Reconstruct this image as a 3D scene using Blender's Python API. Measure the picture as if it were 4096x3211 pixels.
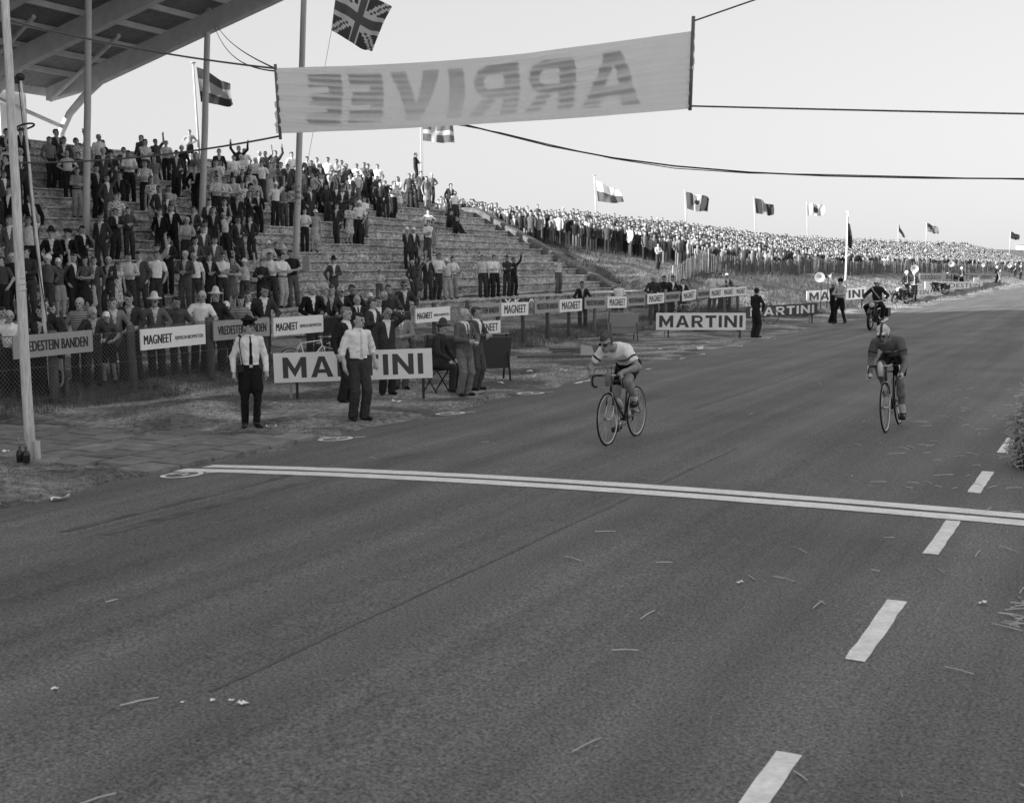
import bpy, math, random
import numpy as np
from mathutils import Vector, Matrix
random.seed(7); rng = np.random.default_rng(7)
for o in list(bpy.data.objects): bpy.data.objects.remove(o)
scn = bpy.context.scene; COL = scn.collection
PI = math.pi
# ---------------------------------------------------------------- camera
PW, PH, PF, HZ = 4096., 3211., 4900., 1057.      # photograph size, focal length in photo pixels, horizon row
CX, CY = PW/2, PH/2
TH = math.atan((CY-HZ)/PF); CT, ST = math.cos(TH), math.sin(TH)
CAM = np.array([0, 0, 2.55])
cd = bpy.data.cameras.new('camera'); cam = bpy.data.objects.new('camera', cd); COL.objects.link(cam)
cd.sensor_width = 36; cd.lens = 36*PF/PW; cd.clip_end = 9000; cd.clip_start = .1
cam.location = CAM; cam.rotation_euler = (PI/2-TH, 0, 0); scn.camera = cam
cd.dof.use_dof = True; cd.dof.focus_distance = 22; cd.dof.aperture_fstop = 4.5
# ---------------------------------------------------------------- sky and sun (black and white film: grey light)
SUN_AZ = math.atan2(-.86, -.50); SUN_EL = math.radians(19.5)
w = bpy.data.worlds.new('World'); scn.world = w; w.use_nodes = True
nt = w.node_tree; nt.nodes.clear()
sky = nt.nodes.new('ShaderNodeTexSky'); sky.sky_type = 'NISHITA'; sky.sun_disc = False
sky.sun_elevation = SUN_EL; sky.sun_rotation = SUN_AZ; sky.altitude = 0; sky.air_density = 1.2; sky.dust_density = .3; sky.ozone_density = 1
dot = nt.nodes.new('ShaderNodeVectorMath'); dot.operation = 'DOT_PRODUCT'; dot.inputs[1].default_value = (.05, .25, .70)
bg = nt.nodes.new('ShaderNodeBackground'); bg.inputs[1].default_value = .10
ow = nt.nodes.new('ShaderNodeOutputWorld')
veil = nt.nodes.new('ShaderNodeMath'); veil.operation = 'MULTIPLY_ADD'; veil.inputs[1].default_value = .28; veil.inputs[2].default_value = 2.9      # bright thin haze over the whole sky
nt.links.new(sky.outputs[0], dot.inputs[0]); nt.links.new(dot.outputs['Value'], veil.inputs[0]); nt.links.new(veil.outputs[0], bg.inputs[0]); nt.links.new(bg.outputs[0], ow.inputs[0])
sl = bpy.data.lights.new('sun', 'SUN'); sl.energy = 5.0; sl.angle = math.radians(.5); sl.color = (1, 1, 1)
sun = bpy.data.objects.new('sun', sl); COL.objects.link(sun)
sdir = Vector((math.sin(SUN_AZ)*math.cos(SUN_EL), math.cos(SUN_AZ)*math.cos(SUN_EL), math.sin(SUN_EL)))
sun.rotation_euler = sdir.to_track_quat('Z', 'Y').to_euler(); sun.location = (-40, -20, 30)
scn.view_settings.view_transform = 'Standard'; scn.view_settings.look = 'None'
scn.view_settings.gamma = 1; scn.view_settings.exposure = .90; scn.view_settings.use_curve_mapping = False
scn.render.resolution_x = 1024; scn.render.resolution_y = 802
# ---------------------------------------------------------------- photo pixel -> place
def ray(px, py):
    a, b = px-CX, CY-py
    return np.array([a, ST*b+CT*PF, CT*b-ST*PF])
_d = ray(4540, HZ); AL = math.atan2(_d[0], _d[1]); SA, CA = math.sin(AL), math.cos(AL)
def xy(u, v): return u*SA-v*CA, u*CA+v*SA          # road frame (u along the road, v to its left) -> world
def uvof(p): return p[0]*SA+p[1]*CA, -p[0]*CA+p[1]*SA
def W3(u, v, z): x, y = xy(u, v); return (x, y, z)
def G(px, py, z=0.):
    r = ray(px, py); return CAM+(z-CAM[2])/r[2]*r
def PV(px, py, v):
    r = ray(px, py); return CAM+v/(-r[0]*CA+r[1]*SA)*r
def PU(px, py, u):
    r = ray(px, py); return CAM+u/(r[0]*SA+r[1]*CA)*r
def PY(px, py, Y):
    r = ray(px, py); return CAM+Y/r[1]*r
def road_z(v): return .27*max(0., 1-(abs(v-1)/9.6)**2.2)
def Groad(px, py):
    z = 0.1
    for _ in range(8):
        p = G(px, py, z); z = road_z(uvof(p)[1])
    return p
ROADROT = -AL          # rotation about z that turns +Y onto the road direction
# ---------------------------------------------------------------- materials
MATS = {}
def mat(name, val, rough=.8, var=.12, scale=6., bump=0., bscale=40., metal=0., det=4, spec=.3, coord='Object', stretch=None, var2=0., scale2=.6):
    if name in MATS: return MATS[name]
    m = bpy.data.materials.new(name); m.use_nodes = True; n = m.node_tree.nodes; l = m.node_tree.links
    b = n['Principled BSDF']; b.inputs['Roughness'].default_value = rough; b.inputs['Metallic'].default_value = metal
    b.inputs['Specular IOR Level'].default_value = spec
    tc = n.new('ShaderNodeTexCoord'); src = n.new('ShaderNodeNewGeometry').outputs['Position'] if coord == 'World' else tc.outputs[coord]
    if stretch:
        mp = n.new('ShaderNodeMapping'); mp.inputs['Scale'].default_value = stretch
        l.new(src, mp.inputs[0]); src = mp.outputs[0]
    no = n.new('ShaderNodeTexNoise'); no.inputs['Scale'].default_value = scale; no.inputs['Detail'].default_value = det
    l.new(src, no.inputs['Vector'])
    mr = n.new('ShaderNodeMapRange'); mr.inputs['From Min'].default_value = .25; mr.inputs['From Max'].default_value = .75
    mr.inputs['To Min'].default_value = val*(1-var); mr.inputs['To Max'].default_value = min(.95, val*(1+var))
    l.new(no.outputs[0], mr.inputs[0]); out = mr.outputs[0]
    if var2:
        n2 = n.new('ShaderNodeTexNoise'); n2.inputs['Scale'].default_value = scale2; n2.inputs['Detail'].default_value = 3
        l.new(src, n2.inputs['Vector'])
        m2 = n.new('ShaderNodeMapRange'); m2.inputs['From Min'].default_value = .3; m2.inputs['From Max'].default_value = .7
        m2.inputs['To Min'].default_value = 1-var2; m2.inputs['To Max'].default_value = 1+var2
        l.new(n2.outputs[0], m2.inputs[0])
        mu = n.new('ShaderNodeMath'); mu.operation = 'MULTIPLY'; l.new(out, mu.inputs[0]); l.new(m2.outputs[0], mu.inputs[1]); out = mu.outputs[0]
    l.new(out, b.inputs['Base Color'])
    if bump:
        nb = n.new('ShaderNodeTexNoise'); nb.inputs['Scale'].default_value = bscale; nb.inputs['Detail'].default_value = 5
        l.new(src, nb.inputs['Vector'])
        bp = n.new('ShaderNodeBump'); bp.inputs['Strength'].default_value = bump; bp.inputs['Distance'].default_value = .02
        l.new(nb.outputs[0], bp.inputs['Height']); l.new(bp.outputs[0], b.inputs['Normal'])
    MATS[name] = m; return m
TONE = [.010, .024, .046, .078, .12, .19, .29, .43, .61, .92]
def cloth(t): return mat('cloth_%d' % t, TONE[t], .9, .22, 7, .9, 13, stretch=(1.4, 1.4, .8))
def pattern(kind, a, b):
    name = 'cloth_%s_%d_%d' % (kind, a, b)
    if name in MATS: return MATS[name]
    m = bpy.data.materials.new(name); m.use_nodes = True; n = m.node_tree.nodes; l = m.node_tree.links
    bs = n['Principled BSDF']; bs.inputs['Roughness'].default_value = .9
    tc = n.new('ShaderNodeTexCoord')
    if kind == 'check':
        tx = n.new('ShaderNodeTexChecker'); tx.inputs['Scale'].default_value = 22; out = tx.outputs['Fac']; vin = tx.inputs['Vector']
    elif kind == 'stripe':
        tx = n.new('ShaderNodeTexWave'); tx.bands_direction = 'Z'; tx.inputs['Scale'].default_value = 9; out = tx.outputs['Fac']; vin = tx.inputs['Vector']
    else:
        tx = n.new('ShaderNodeTexVoronoi'); tx.inputs['Scale'].default_value = 16; out = tx.outputs['Distance']; vin = tx.inputs['Vector']
    l.new(tc.outputs['Object'], vin)
    mr = n.new('ShaderNodeMapRange'); mr.inputs['From Min'].default_value = .3; mr.inputs['From Max'].default_value = .6
    mr.inputs['To Min'].default_value = TONE[a]; mr.inputs['To Max'].default_value = TONE[b]
    l.new(out, mr.inputs[0]); l.new(mr.outputs[0], bs.inputs['Base Color'])
    MATS[name] = m; return m
SKIN = mat('skin', .42, .6, .12, 14); SKIN2 = mat('skin_tanned', .33, .6, .12, 14)
HAIRD = mat('hair_dark', .02, .6, .3, 40, .5, 90); HAIRM = mat('hair_mid', .07, .6, .3, 40, .5, 90); HAIRW = mat('hair_white', .5, .7, .2, 40, .5, 90)
SHOE = mat('shoe_leather', .018, .4, .2, 12); DARK = mat('dark_gloss', .01, .25, .1, 5, spec=.5)
WHITE = mat('white_paint', .90, .6, .05, 5, .1, 12); GREYP = mat('grey_paint', .36, .6, .06, 5); BLACKP = mat('black_paint', .035, .6, .15, 5)
WOOD = mat('weathered_wood', .13, .9, .35, 4, .5, 30, stretch=(12, 12, 1)); WOODL = mat('pale_wood', .30, .9, .25, 5, .4, 30, stretch=(10, 10, 1))
STEEL = mat('bright_steel', .55, .3, .1, 8, metal=.9); DSTEEL = mat('dark_steel', .06, .5, .2, 8, metal=.4)
TYRE = mat('tyre_rubber', .018, .7, .15, 20); ROPE = mat('rope', .10, .9, .2, 60); ROPEL = mat('pale_rope', .38, .9, .2, 60)
# ---------------------------------------------------------------- mesh collector
class MB:
    def __init__(s): s.v = []; s.f = []; s.m = []; s.sm = []
    def add(s, vs, fs, mi=0, smooth=False):
        b = len(s.v); s.v += [tuple(map(float, p)) for p in vs]
        for f in fs: s.f.append([i+b for i in f]); s.m.append(mi); s.sm.append(smooth)
    def box(s, c, d, mi=0, M=None, taper=1.):
        x, y, z = d[0]/2, d[1]/2, d[2]/2
        vs = [(sx*x*(taper if sz > 0 else 1), sy*y*(taper if sz > 0 else 1), sz*z) for sz in (-1, 1) for sy in (-1, 1) for sx in (-1, 1)]
        if M is not None: vs = [M @ Vector(p) for p in vs]
        vs = [(p[0]+c[0], p[1]+c[1], p[2]+c[2]) for p in vs]
        s.add(vs, [(0, 2, 3, 1), (4, 5, 7, 6), (0, 1, 5, 4), (2, 6, 7, 3), (0, 4, 6, 2), (1, 3, 7, 5)], mi)
    def tube(s, pts, r, n=8, mi=0, cap=True, closed=False):
        pts = [Vector(p) for p in pts]; N = len(pts)
        rs = r if hasattr(r, '__len__') else [r]*N
        vs = []; prev = None
        for i, p in enumerate(pts):
            if closed: t = pts[(i+1) % N]-pts[i-1]
            else: t = pts[min(i+1, N-1)]-pts[max(i-1, 0)]
            t = t.normalized() if t.length > 1e-9 else Vector((0, 0, 1))
            a = Vector((0, 0, 1)) if abs(t.z) < .9 else Vector((1, 0, 0))
            if prev is not None: a = prev
            b = (a-t*a.dot(t))
            if b.length < 1e-6: b = t.orthogonal()
            b.normalize(); prev = b; c = t.cross(b)
            for k in range(n):
                an = 2*PI*k/n; vs.append(p+(b*math.cos(an)+c*math.sin(an))*rs[i])
        fs = []
        for i in range(N if closed else N-1):
            for k in range(n):
                j = (i+1) % N; fs.append((i*n+k, i*n+(k+1) % n, j*n+(k+1) % n, j*n+k))
        s.add(vs, fs, mi, True)
        if cap and not closed:
            b0 = len(s.v)-len(vs)
            s.f.append([b0+k for k in range(n)][::-1]); s.m.append(mi); s.sm.append(False)
            s.f.append([b0+(N-1)*n+k for k in range(n)]); s.m.append(mi); s.sm.append(False)
    def lathe(s, prof, c=(0, 0, 0), n=14, mi=0, M=None, sy=1.):
        vs = []
        for r, z in prof:
            for k in range(n):
                p = Vector((r*math.cos(2*PI*k/n), sy*r*math.sin(2*PI*k/n), z))
                if M is not None: p = M @ p
                vs.append((p[0]+c[0], p[1]+c[1], p[2]+c[2]))
        fs = [(i*n+k, i*n+(k+1) % n, (i+1)*n+(k+1) % n, (i+1)*n+k) for i in range(len(prof)-1) for k in range(n)]
        s.add(vs, fs, mi, True)
    def ball(s, c, r, mi=0, n=10, sc=(1, 1, 1), M=None):
        prof = [(max(1e-4, r*math.sin(PI*i/8)), -r*math.cos(PI*i/8)) for i in range(9)]
        b = len(s.v); s.lathe(prof, (0, 0, 0), n, mi)
        for i in range(b, len(s.v)):
            p = Vector((s.v[i][0]*sc[0], s.v[i][1]*sc[1], s.v[i][2]*sc[2]))
            if M is not None: p = M @ p
            s.v[i] = (p[0]+c[0], p[1]+c[1], p[2]+c[2])
    def build(s, name, mats, parent=None, loc=None, rot=None, **tags):
        me = bpy.data.meshes.new(name); me.from_pydata(s.v, [], s.f)
        if not isinstance(mats, (list, tuple)): mats = [mats]
        for m in mats: me.materials.append(m)
        me.polygons.foreach_set('material_index', s.m); me.polygons.foreach_set('use_smooth', s.sm); me.update()
        return link(name, me, parent, loc, rot, **tags)
def link(name, data, parent=None, loc=None, rot=None, **tags):
    o = bpy.data.objects.new(name, data); COL.objects.link(o)
    if parent is not None: o.parent = parent
    if loc is not None: o.location = [float(q) for q in loc]
    if rot is not None: o.rotation_euler = rot if hasattr(rot, '__len__') else (0, 0, rot)
    for k, q in tags.items(): o[k] = q
    return o
def empty(name, loc, rot=None, **tags): return link(name, None, None, loc, rot, **tags)
def npmesh(name, V, Fq, mats, mi=None, smooth=False):
    me = bpy.data.meshes.new(name); V = np.asarray(V, np.float32); Fq = np.asarray(Fq, np.int32); k = Fq.shape[1]
    me.vertices.add(len(V)); me.vertices.foreach_set('co', V.ravel())
    me.loops.add(Fq.size); me.loops.foreach_set('vertex_index', Fq.ravel())
    me.polygons.add(len(Fq)); me.polygons.foreach_set('loop_start', np.arange(0, Fq.size, k, dtype=np.int32))
    for m in (mats if isinstance(mats, (list, tuple)) else [mats]): me.materials.append(m)
    if mi is not None: me.polygons.foreach_set('material_index', np.asarray(mi, np.int32))
    me.polygons.foreach_set('use_smooth', np.full(len(Fq), smooth)); me.update(calc_edges=True); me.validate()
    return me
def copy_tree(o, parent=None):
    c = o.copy(); COL.objects.link(c)
    if parent is not None: c.parent = parent
    for ch in list(o.children): copy_tree(ch, c)
    return c
# ---------------------------------------------------------------- lettering
def text_mesh(s, wid, hei, bold=0., cond=1.):
    c = bpy.data.curves.new('lettering', 'FONT'); c.body = s; c.offset = bold; c.resolution_u = 3; c.space_character = 1.05
    o = bpy.data.objects.new('lettering', c); COL.objects.link(o)
    dg = bpy.context.evaluated_depsgraph_get(); me = bpy.data.meshes.new_from_object(o.evaluated_get(dg))
    bpy.data.objects.remove(o); bpy.data.curves.remove(c)
    V = np.array([v.co[:] for v in me.vertices]); lo, hi = V.min(0), V.max(0)
    V[:, 0] = (V[:, 0]-lo[0])/(hi[0]-lo[0])*wid-wid/2; V[:, 1] = (V[:, 1]-lo[1])/(hi[1]-lo[1])*hei-hei/2
    Q = np.stack([V[:, 0], np.zeros(len(V)), V[:, 1]], 1)
    me.vertices.foreach_set('co', Q.astype(np.float32).ravel()); me.update()
    me.materials.clear(); return me
def _arc(cx, cy, rx, ry, a0, a1, n): return [(cx+rx*math.cos(math.radians(a0+(a1-a0)*i/n)), cy+ry*math.sin(math.radians(a0+(a1-a0)*i/n))) for i in range(n+1)]
def glyph(ch, t=.25):
    """bold geometric capitals, height 1: list of simple polygons, width"""
    if ch == 'I': return [[(0, 0), (t, 0), (t, 1), (0, 1)]], t
    if ch == 'T': w = .86; return [[(0, 1-t*.85), (w, 1-t*.85), (w, 1), (0, 1)], [(w/2-t/2, 0), (w/2+t/2, 0), (w/2+t/2, 1-t*.85), (w/2-t/2, 1-t*.85)]], w
    if ch == 'N': w = 1.0; return [[(0, 0), (t, 0), (t, .64), (w-t, 0), (w, 0), (w, 1), (w-t, 1), (w-t, .36), (t, 1), (0, 1)]], w
    if ch == 'M': w = 1.12; return [[(0, 0), (t, 0), (t, .58), (w/2, 0.04), (w-t, .58), (w-t, 0), (w, 0), (w, 1), (w-t, 1), (w/2, .46), (t, 1), (0, 1)]], w
    if ch == 'A':
        w = 1.06; c = w/2
        return [[(0, 0), (t*1.05, 0), (t*1.05+.07, .2), (w-t*1.05-.07, .2), (w-t*1.05, 0), (w, 0), (c+.14, 1), (c-.14, 1), (0, 0), ][:8]], w
    if ch == 'V': w = 1.02; c = w/2; return [[(c-.14, 0), (c+.14, 0), (w, 1), (w-t*1.1, 1), (c, .34), (t*1.1, 1), (0, 1)]], w
    if ch == 'E': w = .74; a = t*.85; return [[(0, 0), (w, 0), (w, a), (t, a), (t, .5-a/2), (w*.92, .5-a/2), (w*.92, .5+a/2), (t, .5+a/2), (t, 1-a), (w, 1-a), (w, 1), (0, 1)]], w
    if ch == 'R':
        w = .90; out = _arc(w-.36, .68, .34, .32, -90, 90, 8); inn = _arc(w-.36, .68, .15, .14, 90, -90, 6)
        return [[(0, 0), (t, 0), (t, .54), (t, .54)][:3]+[(t, .82)]+[(t, 1), (0, 1)],
                [(t, .82)]+[(w-.36, .82)]+inn[1:]+[(t, .54), (t, .36)]+[(w-.36, .36)]+out[1:]+[(t, 1)],
                [(.42, .36), (.70, .36), (w+.03, 0), (w-.27, 0)]], w
def glyph_faces(word, t=.25, gap=.2):
    polys = []; x = 0
    for ch in word:
        ps, wd = glyph(ch, t)
        for p in ps: polys.append([(a+x, b) for a, b in p])
        if ch == 'A': polys[-1] = ('A', x, wd)
        x += wd+gap
    out = []
    for p in polys:
        if p[0] == 'A':
            x0, w_ = p[1], p[2]; c = w_/2
            o = [(0, 0), (t*1.08, 0), (t*1.08+.065, .2), (w_-t*1.08-.065, .2), (w_-t*1.08, 0), (w_, 0), (c+.14, 1), (c-.14, 1)]
            hole = [(c-.135, .38), (c+.135, .38), (c, .78)]
            # split round the counter: left limb, right limb, bar
            L = [(0, 0), (t*1.08, 0), (t*1.08+.065, .2), (c-.135, .38), (c, .78), (c, 1), (c-.14, 1)]
            Rr = [(w_-a, b) for a, b in L][::-1]
            B = [(t*1.08+.065, .2), (w_-t*1.08-.065, .2), (c+.135, .38), (c-.135, .38)]
            out += [[(a+x0, b) for a, b in q] for q in (L, Rr, B)]
        else: out.append(p)
    return out, x-gap
def glyph_mb(word, wid, hei, y=0., t=.25, gap=.2, mirror=False, wave=None):
    polys, tw = glyph_faces(word, t, gap); mb = MB()
    for p in polys:
        vs = []
        for a, b in p:
            X = (a/tw-.5)*wid; Z = (b-.5)*hei
            if mirror: X = -X
            vs.append((X, y, Z))
        mb.add(vs, [list(range(len(vs)))])
    return mb
# ================================================================ SETTING
def sst(a, b, x):
    t = np.clip((np.asarray(x, float)-a)/(b-a), 0, 1); return t*t*(3-2*t)
def crest(u): return np.interp(u, [55, 100, 140, 196, 312, 520, 900], [4.9, 4.9, 4.3, 4.8, 6.2, 8.0, 9])
def terrain(u, v):
    u = np.asarray(u, float); v = np.asarray(v, float)
    bank = .25*sst(16.9, 18.3, v)
    far = 1.75*sst(12.3, 21.5, v)+(crest(u)-1.75)*np.clip((v-22)/17, 0, 1)**.85*(v > 22)
    far = far*(1-.25*sst(44, 90, v))+3.2*np.exp(-((u-190)/40)**2-((v-78)/16)**2)+5.0*np.exp(-((u-330)/70)**2-((v-95)/20)**2)
    sh = 5.5*sst(25, 31, v); wgt = np.clip((u-61.5+sh)/8.5, 0, 1); wgt = wgt*wgt*(3-2*wgt)
    z = bank*(1-wgt)+far*wgt
    z = np.where(v < 10.9, -.06, z)
    pv = sst(11.2, 11.45, u)*(1-sst(14.9, 15.3, u))*(1-sst(16.3, 16.6, v))*(v < 16.6)
    n = .05*np.sin(u*.9+2*np.sin(v*.7))*np.sin(v*1.1+u*.23)*sst(11.2, 13, v)+.12*np.sin(u*.31+v*.5)*np.sin(v*.37)*sst(14, 24, v)*wgt
    return (z+n)*(1-pv)-.035*pv
def T(u, v): return float(terrain(u, v))
us = np.concatenate([np.arange(-70, 4, 3.), np.arange(4, 64, .5), np.arange(64, 130, 1.5), np.arange(130, 330, 5), np.arange(330, 1000, 40)])
vs_ = np.concatenate([np.arange(-300, -20, 40), np.arange(-20, 9, 4), np.arange(9, 26, .35), np.arange(26, 60, 1.2), np.arange(60, 140, 5), np.arange(140, 700, 60)])
U, V = np.meshgrid(us, vs_, indexing='ij'); Z = terrain(U, V)
X_, Y_ = U*SA-V*CA, U*CA+V*SA
VV = np.stack([X_, Y_, Z], -1).reshape(-1, 3); nu, nv = len(us), len(vs_)
I = np.arange(nu*nv).reshape(nu, nv)
FQ = np.stack([I[:-1, :-1], I[:-1, 1:], I[1:, 1:], I[1:, :-1]], -1).reshape(-1, 4)[:, ::-1]
def ground_material():
    m = bpy.data.materials.new('sandy_grass_ground'); m.use_nodes = True; n = m.node_tree.nodes; l = m.node_tree.links
    b = n['Principled BSDF']; b.inputs['Roughness'].default_value = .95; b.inputs['Specular IOR Level'].default_value = .1
    tc = n.new('ShaderNodeTexCoord')
    def noise(sc, det, dis=0):
        q = n.new('ShaderNodeTexNoise'); q.inputs['Scale'].default_value = sc; q.inputs['Detail'].default_value = det; q.inputs['Distortion'].default_value = dis
        l.new(tc.outputs['Object'], q.inputs['Vector']); return q.outputs[0]
    a = noise(.55, 6, .8); f = noise(9, 6); g = noise(38, 4)
    r = n.new('ShaderNodeValToRGB'); r.color_ramp.elements[0].position = .42; r.color_ramp.elements[1].position = .66
    r.color_ramp.elements[0].color = (.125, .125, .125, 1); r.color_ramp.elements[1].color = (.44, .44, .44, 1)
    l.new(a, r.inputs[0])
    m1 = n.new('ShaderNodeMapRange'); m1.inputs['From Min'].default_value = .3; m1.inputs['From Max'].default_value = .7; m1.inputs['To Min'].default_value = .5; m1.inputs['To Max'].default_value = 1.5
    l.new(f, m1.inputs[0])
    m2 = n.new('ShaderNodeMapRange'); m2.inputs['From Min'].default_value = .3; m2.inputs['From Max'].default_value = .7; m2.inputs['To Min'].default_value = .6; m2.inputs['To Max'].default_value = 1.4
    l.new(g, m2.inputs[0])
    x1 = n.new('ShaderNodeVectorMath'); x1.operation = 'SCALE'; l.new(r.outputs[0], x1.inputs[0]); l.new(m1.outputs[0], x1.inputs['Scale'])
    x2 = n.new('ShaderNodeVectorMath'); x2.operation = 'SCALE'; l.new(x1.outputs[0], x2.inputs[0]); l.new(m2.outputs[0], x2.inputs['Scale'])
    l.new(x2.outputs[0], b.inputs['Base Color'])
    bp = n.new('ShaderNodeBump'); bp.inputs['Strength'].default_value = .8; bp.inputs['Distance'].default_value = .06
    l.new(f, bp.inputs['Height']); l.new(bp.outputs[0], b.inputs['Normal']); return m
GROUND = ground_material()
link('ground', npmesh('ground', VV, FQ, GROUND, smooth=True), kind='structure', label='sandy ground with patchy worn grass beside the road')
mb = MB(); mb.add([(-5000, -5000, -.5), (5000, -5000, -.5), (5000, 5000, -.5), (-5000, 5000, -.5)], [(0, 1, 2, 3)])
mb.build('terrain', GROUND, kind='structure', label='flat land reaching to the horizon')
# added sand dunes out of view, right of the track, to bounce sunlight back
du = np.arange(-60, 200, 4.); dv = -np.concatenate([np.arange(7.2, 60, 2.2), np.arange(60, 140, 10)])
Ud, Vd = np.meshgrid(du, dv, indexing='ij'); Zd = .06+6.5*sst(-11, -46, Vd)+.5*np.sin(Ud*.21+np.sin(Vd*.3))*sst(-11, -30, Vd)+.35*np.sin(Ud*.07-Vd*.4)*sst(-11, -25, Vd)
VVd = np.stack([Ud*SA-Vd*CA, Ud*CA+Vd*SA, Zd], -1).reshape(-1, 3); Id = np.arange(Ud.size).reshape(Ud.shape)
link('bounce_dunes', npmesh('bounce_dunes', VVd, np.stack([Id[:-1, :-1], Id[1:, :-1], Id[1:, 1:], Id[:-1, 1:]], -1).reshape(-1, 4)[:, ::-1], mat('bounce_sand', .5, .95, .25, .5, .5, 8, var2=.2, scale2=.1), smooth=True), kind='structure', label='pale sand dunes on the right side of the track')
# ---- road with crown
def asphalt_material():
    m = bpy.data.materials.new('asphalt'); m.use_nodes = True; n = m.node_tree.nodes; l = m.node_tree.links
    b = n['Principled BSDF']; b.inputs['Roughness'].default_value = .82; b.inputs['Specular IOR Level'].default_value = .35
    tc = n.new('ShaderNodeTexCoord'); mp = n.new('ShaderNodeMapping'); mp.inputs['Rotation'].default_value = (0, 0, AL)
    l.new(tc.outputs['Object'], mp.inputs[0])
    def noise(sc, det, vec, rough=.5):
        q = n.new('ShaderNodeTexNoise'); q.inputs['Scale'].default_value = sc; q.inputs['Detail'].default_value = det; q.inputs['Roughness'].default_value = rough
        l.new(vec, q.inputs['Vector']); return q.outputs[0]
    def rng_(s, f0, f1, t0, t1):
        q = n.new('ShaderNodeMapRange'); q.inputs['From Min'].default_value = f0; q.inputs['From Max'].default_value = f1; q.inputs['To Min'].default_value = t0; q.inputs['To Max'].default_value = t1
        l.new(s, q.inputs[0]); return q.outputs[0]
    def mul(a, c):
        q = n.new('ShaderNodeMath'); q.operation = 'MULTIPLY'; l.new(a, q.inputs[0]); l.new(c, q.inputs[1]); return q.outputs[0]
    st = n.new('ShaderNodeMapping'); st.inputs['Scale'].default_value = (1.3, .05, 1); l.new(mp.outputs[0], st.inputs[0])
    streak = rng_(noise(1.3, 6, st.outputs[0], .6), .35, .65, .76, 1.2)
    big = rng_(noise(.45, 5, mp.outputs[0]), .3, .7, .82, 1.16)
    mid = rng_(noise(16, 6, mp.outputs[0], .65), .3, .7, .88, 1.12)
    fine = rng_(noise(48, 4, mp.outputs[0], .85), .34, .66, .15, 1.85)
    v = n.new('ShaderNodeValue'); v.outputs[0].default_value = .145
    l.new(mul(mul(mul(mul(v.outputs[0], streak), big), mid), fine), b.inputs['Base Color'])
    bp = n.new('ShaderNodeBump'); bp.inputs['Strength'].default_value = .45; bp.inputs['Distance'].default_value = .008
    l.new(noise(70, 3, mp.outputs[0], .6), bp.inputs['Height']); l.new(bp.outputs[0], b.inputs['Normal']); return m
ASPH = asphalt_material()
ru = np.concatenate([np.arange(-40, 4, 4.), np.arange(4, 60, .4), np.arange(60, 150, 2), np.arange(150, 1000, 25)])
rv = np.array([-6.5, -5, -4, -3, -2, 0, 1.5, 3, 4.5, 6, 7, 8, 9, 9.6, 10.1, 10.55])
U, V = np.meshgrid(ru, rv, indexing='ij')
V2 = V.copy(); edge = .10*np.sin(ru*1.3)+.08*np.sin(ru*3.1+1)+.05*rng.normal(size=len(ru))
V2[:, -1] = 10.6+edge+np.interp(ru, [0, 20, 30, 60, 100, 150, 1000], [0, 0, .8, 1.2, .8, .3, 0]); V2[:, -2] = np.minimum(V2[:, -2], V2[:, -1]-.25)
V2[:, -2] = V2[:, -1]-.35
Z = np.vectorize(road_z)(V2)+.004; Z[:, -1] -= .02
VV = np.stack([U*SA-V2*CA, U*CA+V2*SA, Z], -1).reshape(-1, 3); nu, nv = U.shape; I = np.arange(nu*nv).reshape(nu, nv)
FQ = np.stack([I[:-1, :-1], I[:-1, 1:], I[1:, 1:], I[1:, :-1]], -1).reshape(-1, 4)[:, ::-1]
road = link('road', npmesh('road', VV, FQ, ASPH, smooth=True), kind='structure', label='dark asphalt race track')
PAINT = mat('road_paint', .84, .7, .16, 30, .2, 60, var2=.10, scale2=6)
def strip(name, u0, u1, v0, v1, lift=.009, parent=None, mats=None, nu_=2, nv_=2, rag=0., **tags):
    mb = MB(); vs = []
    for i in range(nu_+1):
        for j in range(nv_+1):
            a = u0+(u1-u0)*i/nu_; b = v0+(v1-v0)*j/nv_
            if rag:
                if i in (0, nu_): a += random.uniform(-rag, rag)
                if j in (0, nv_): b += random.uniform(-rag, rag)
            vs.append(W3(a, b, road_z(b)+lift))
    mb.add(vs, [(i*(nv_+1)+j, (i+1)*(nv_+1)+j, (i+1)*(nv_+1)+j+1, i*(nv_+1)+j+1) for i in range(nu_) for j in range(nv_)])
    o = mb.build(name, mats or PAINT, parent, **tags); return o
strip('finish_stripe', 11.42, 11.66, -6, 10.45, parent=road, nv_=60, rag=.008)
strip('finish_stripe', 11.76, 11.99, -6, 10.30, parent=road, nv_=60, rag=.008)
for i in range(-1, 8):
    u0 = 7.02+2.93*i; strip('lane_dash', u0, u0+1.42, 1.268, 1.39, parent=road, nu_=8, nv_=3, rag=.006)
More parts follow.
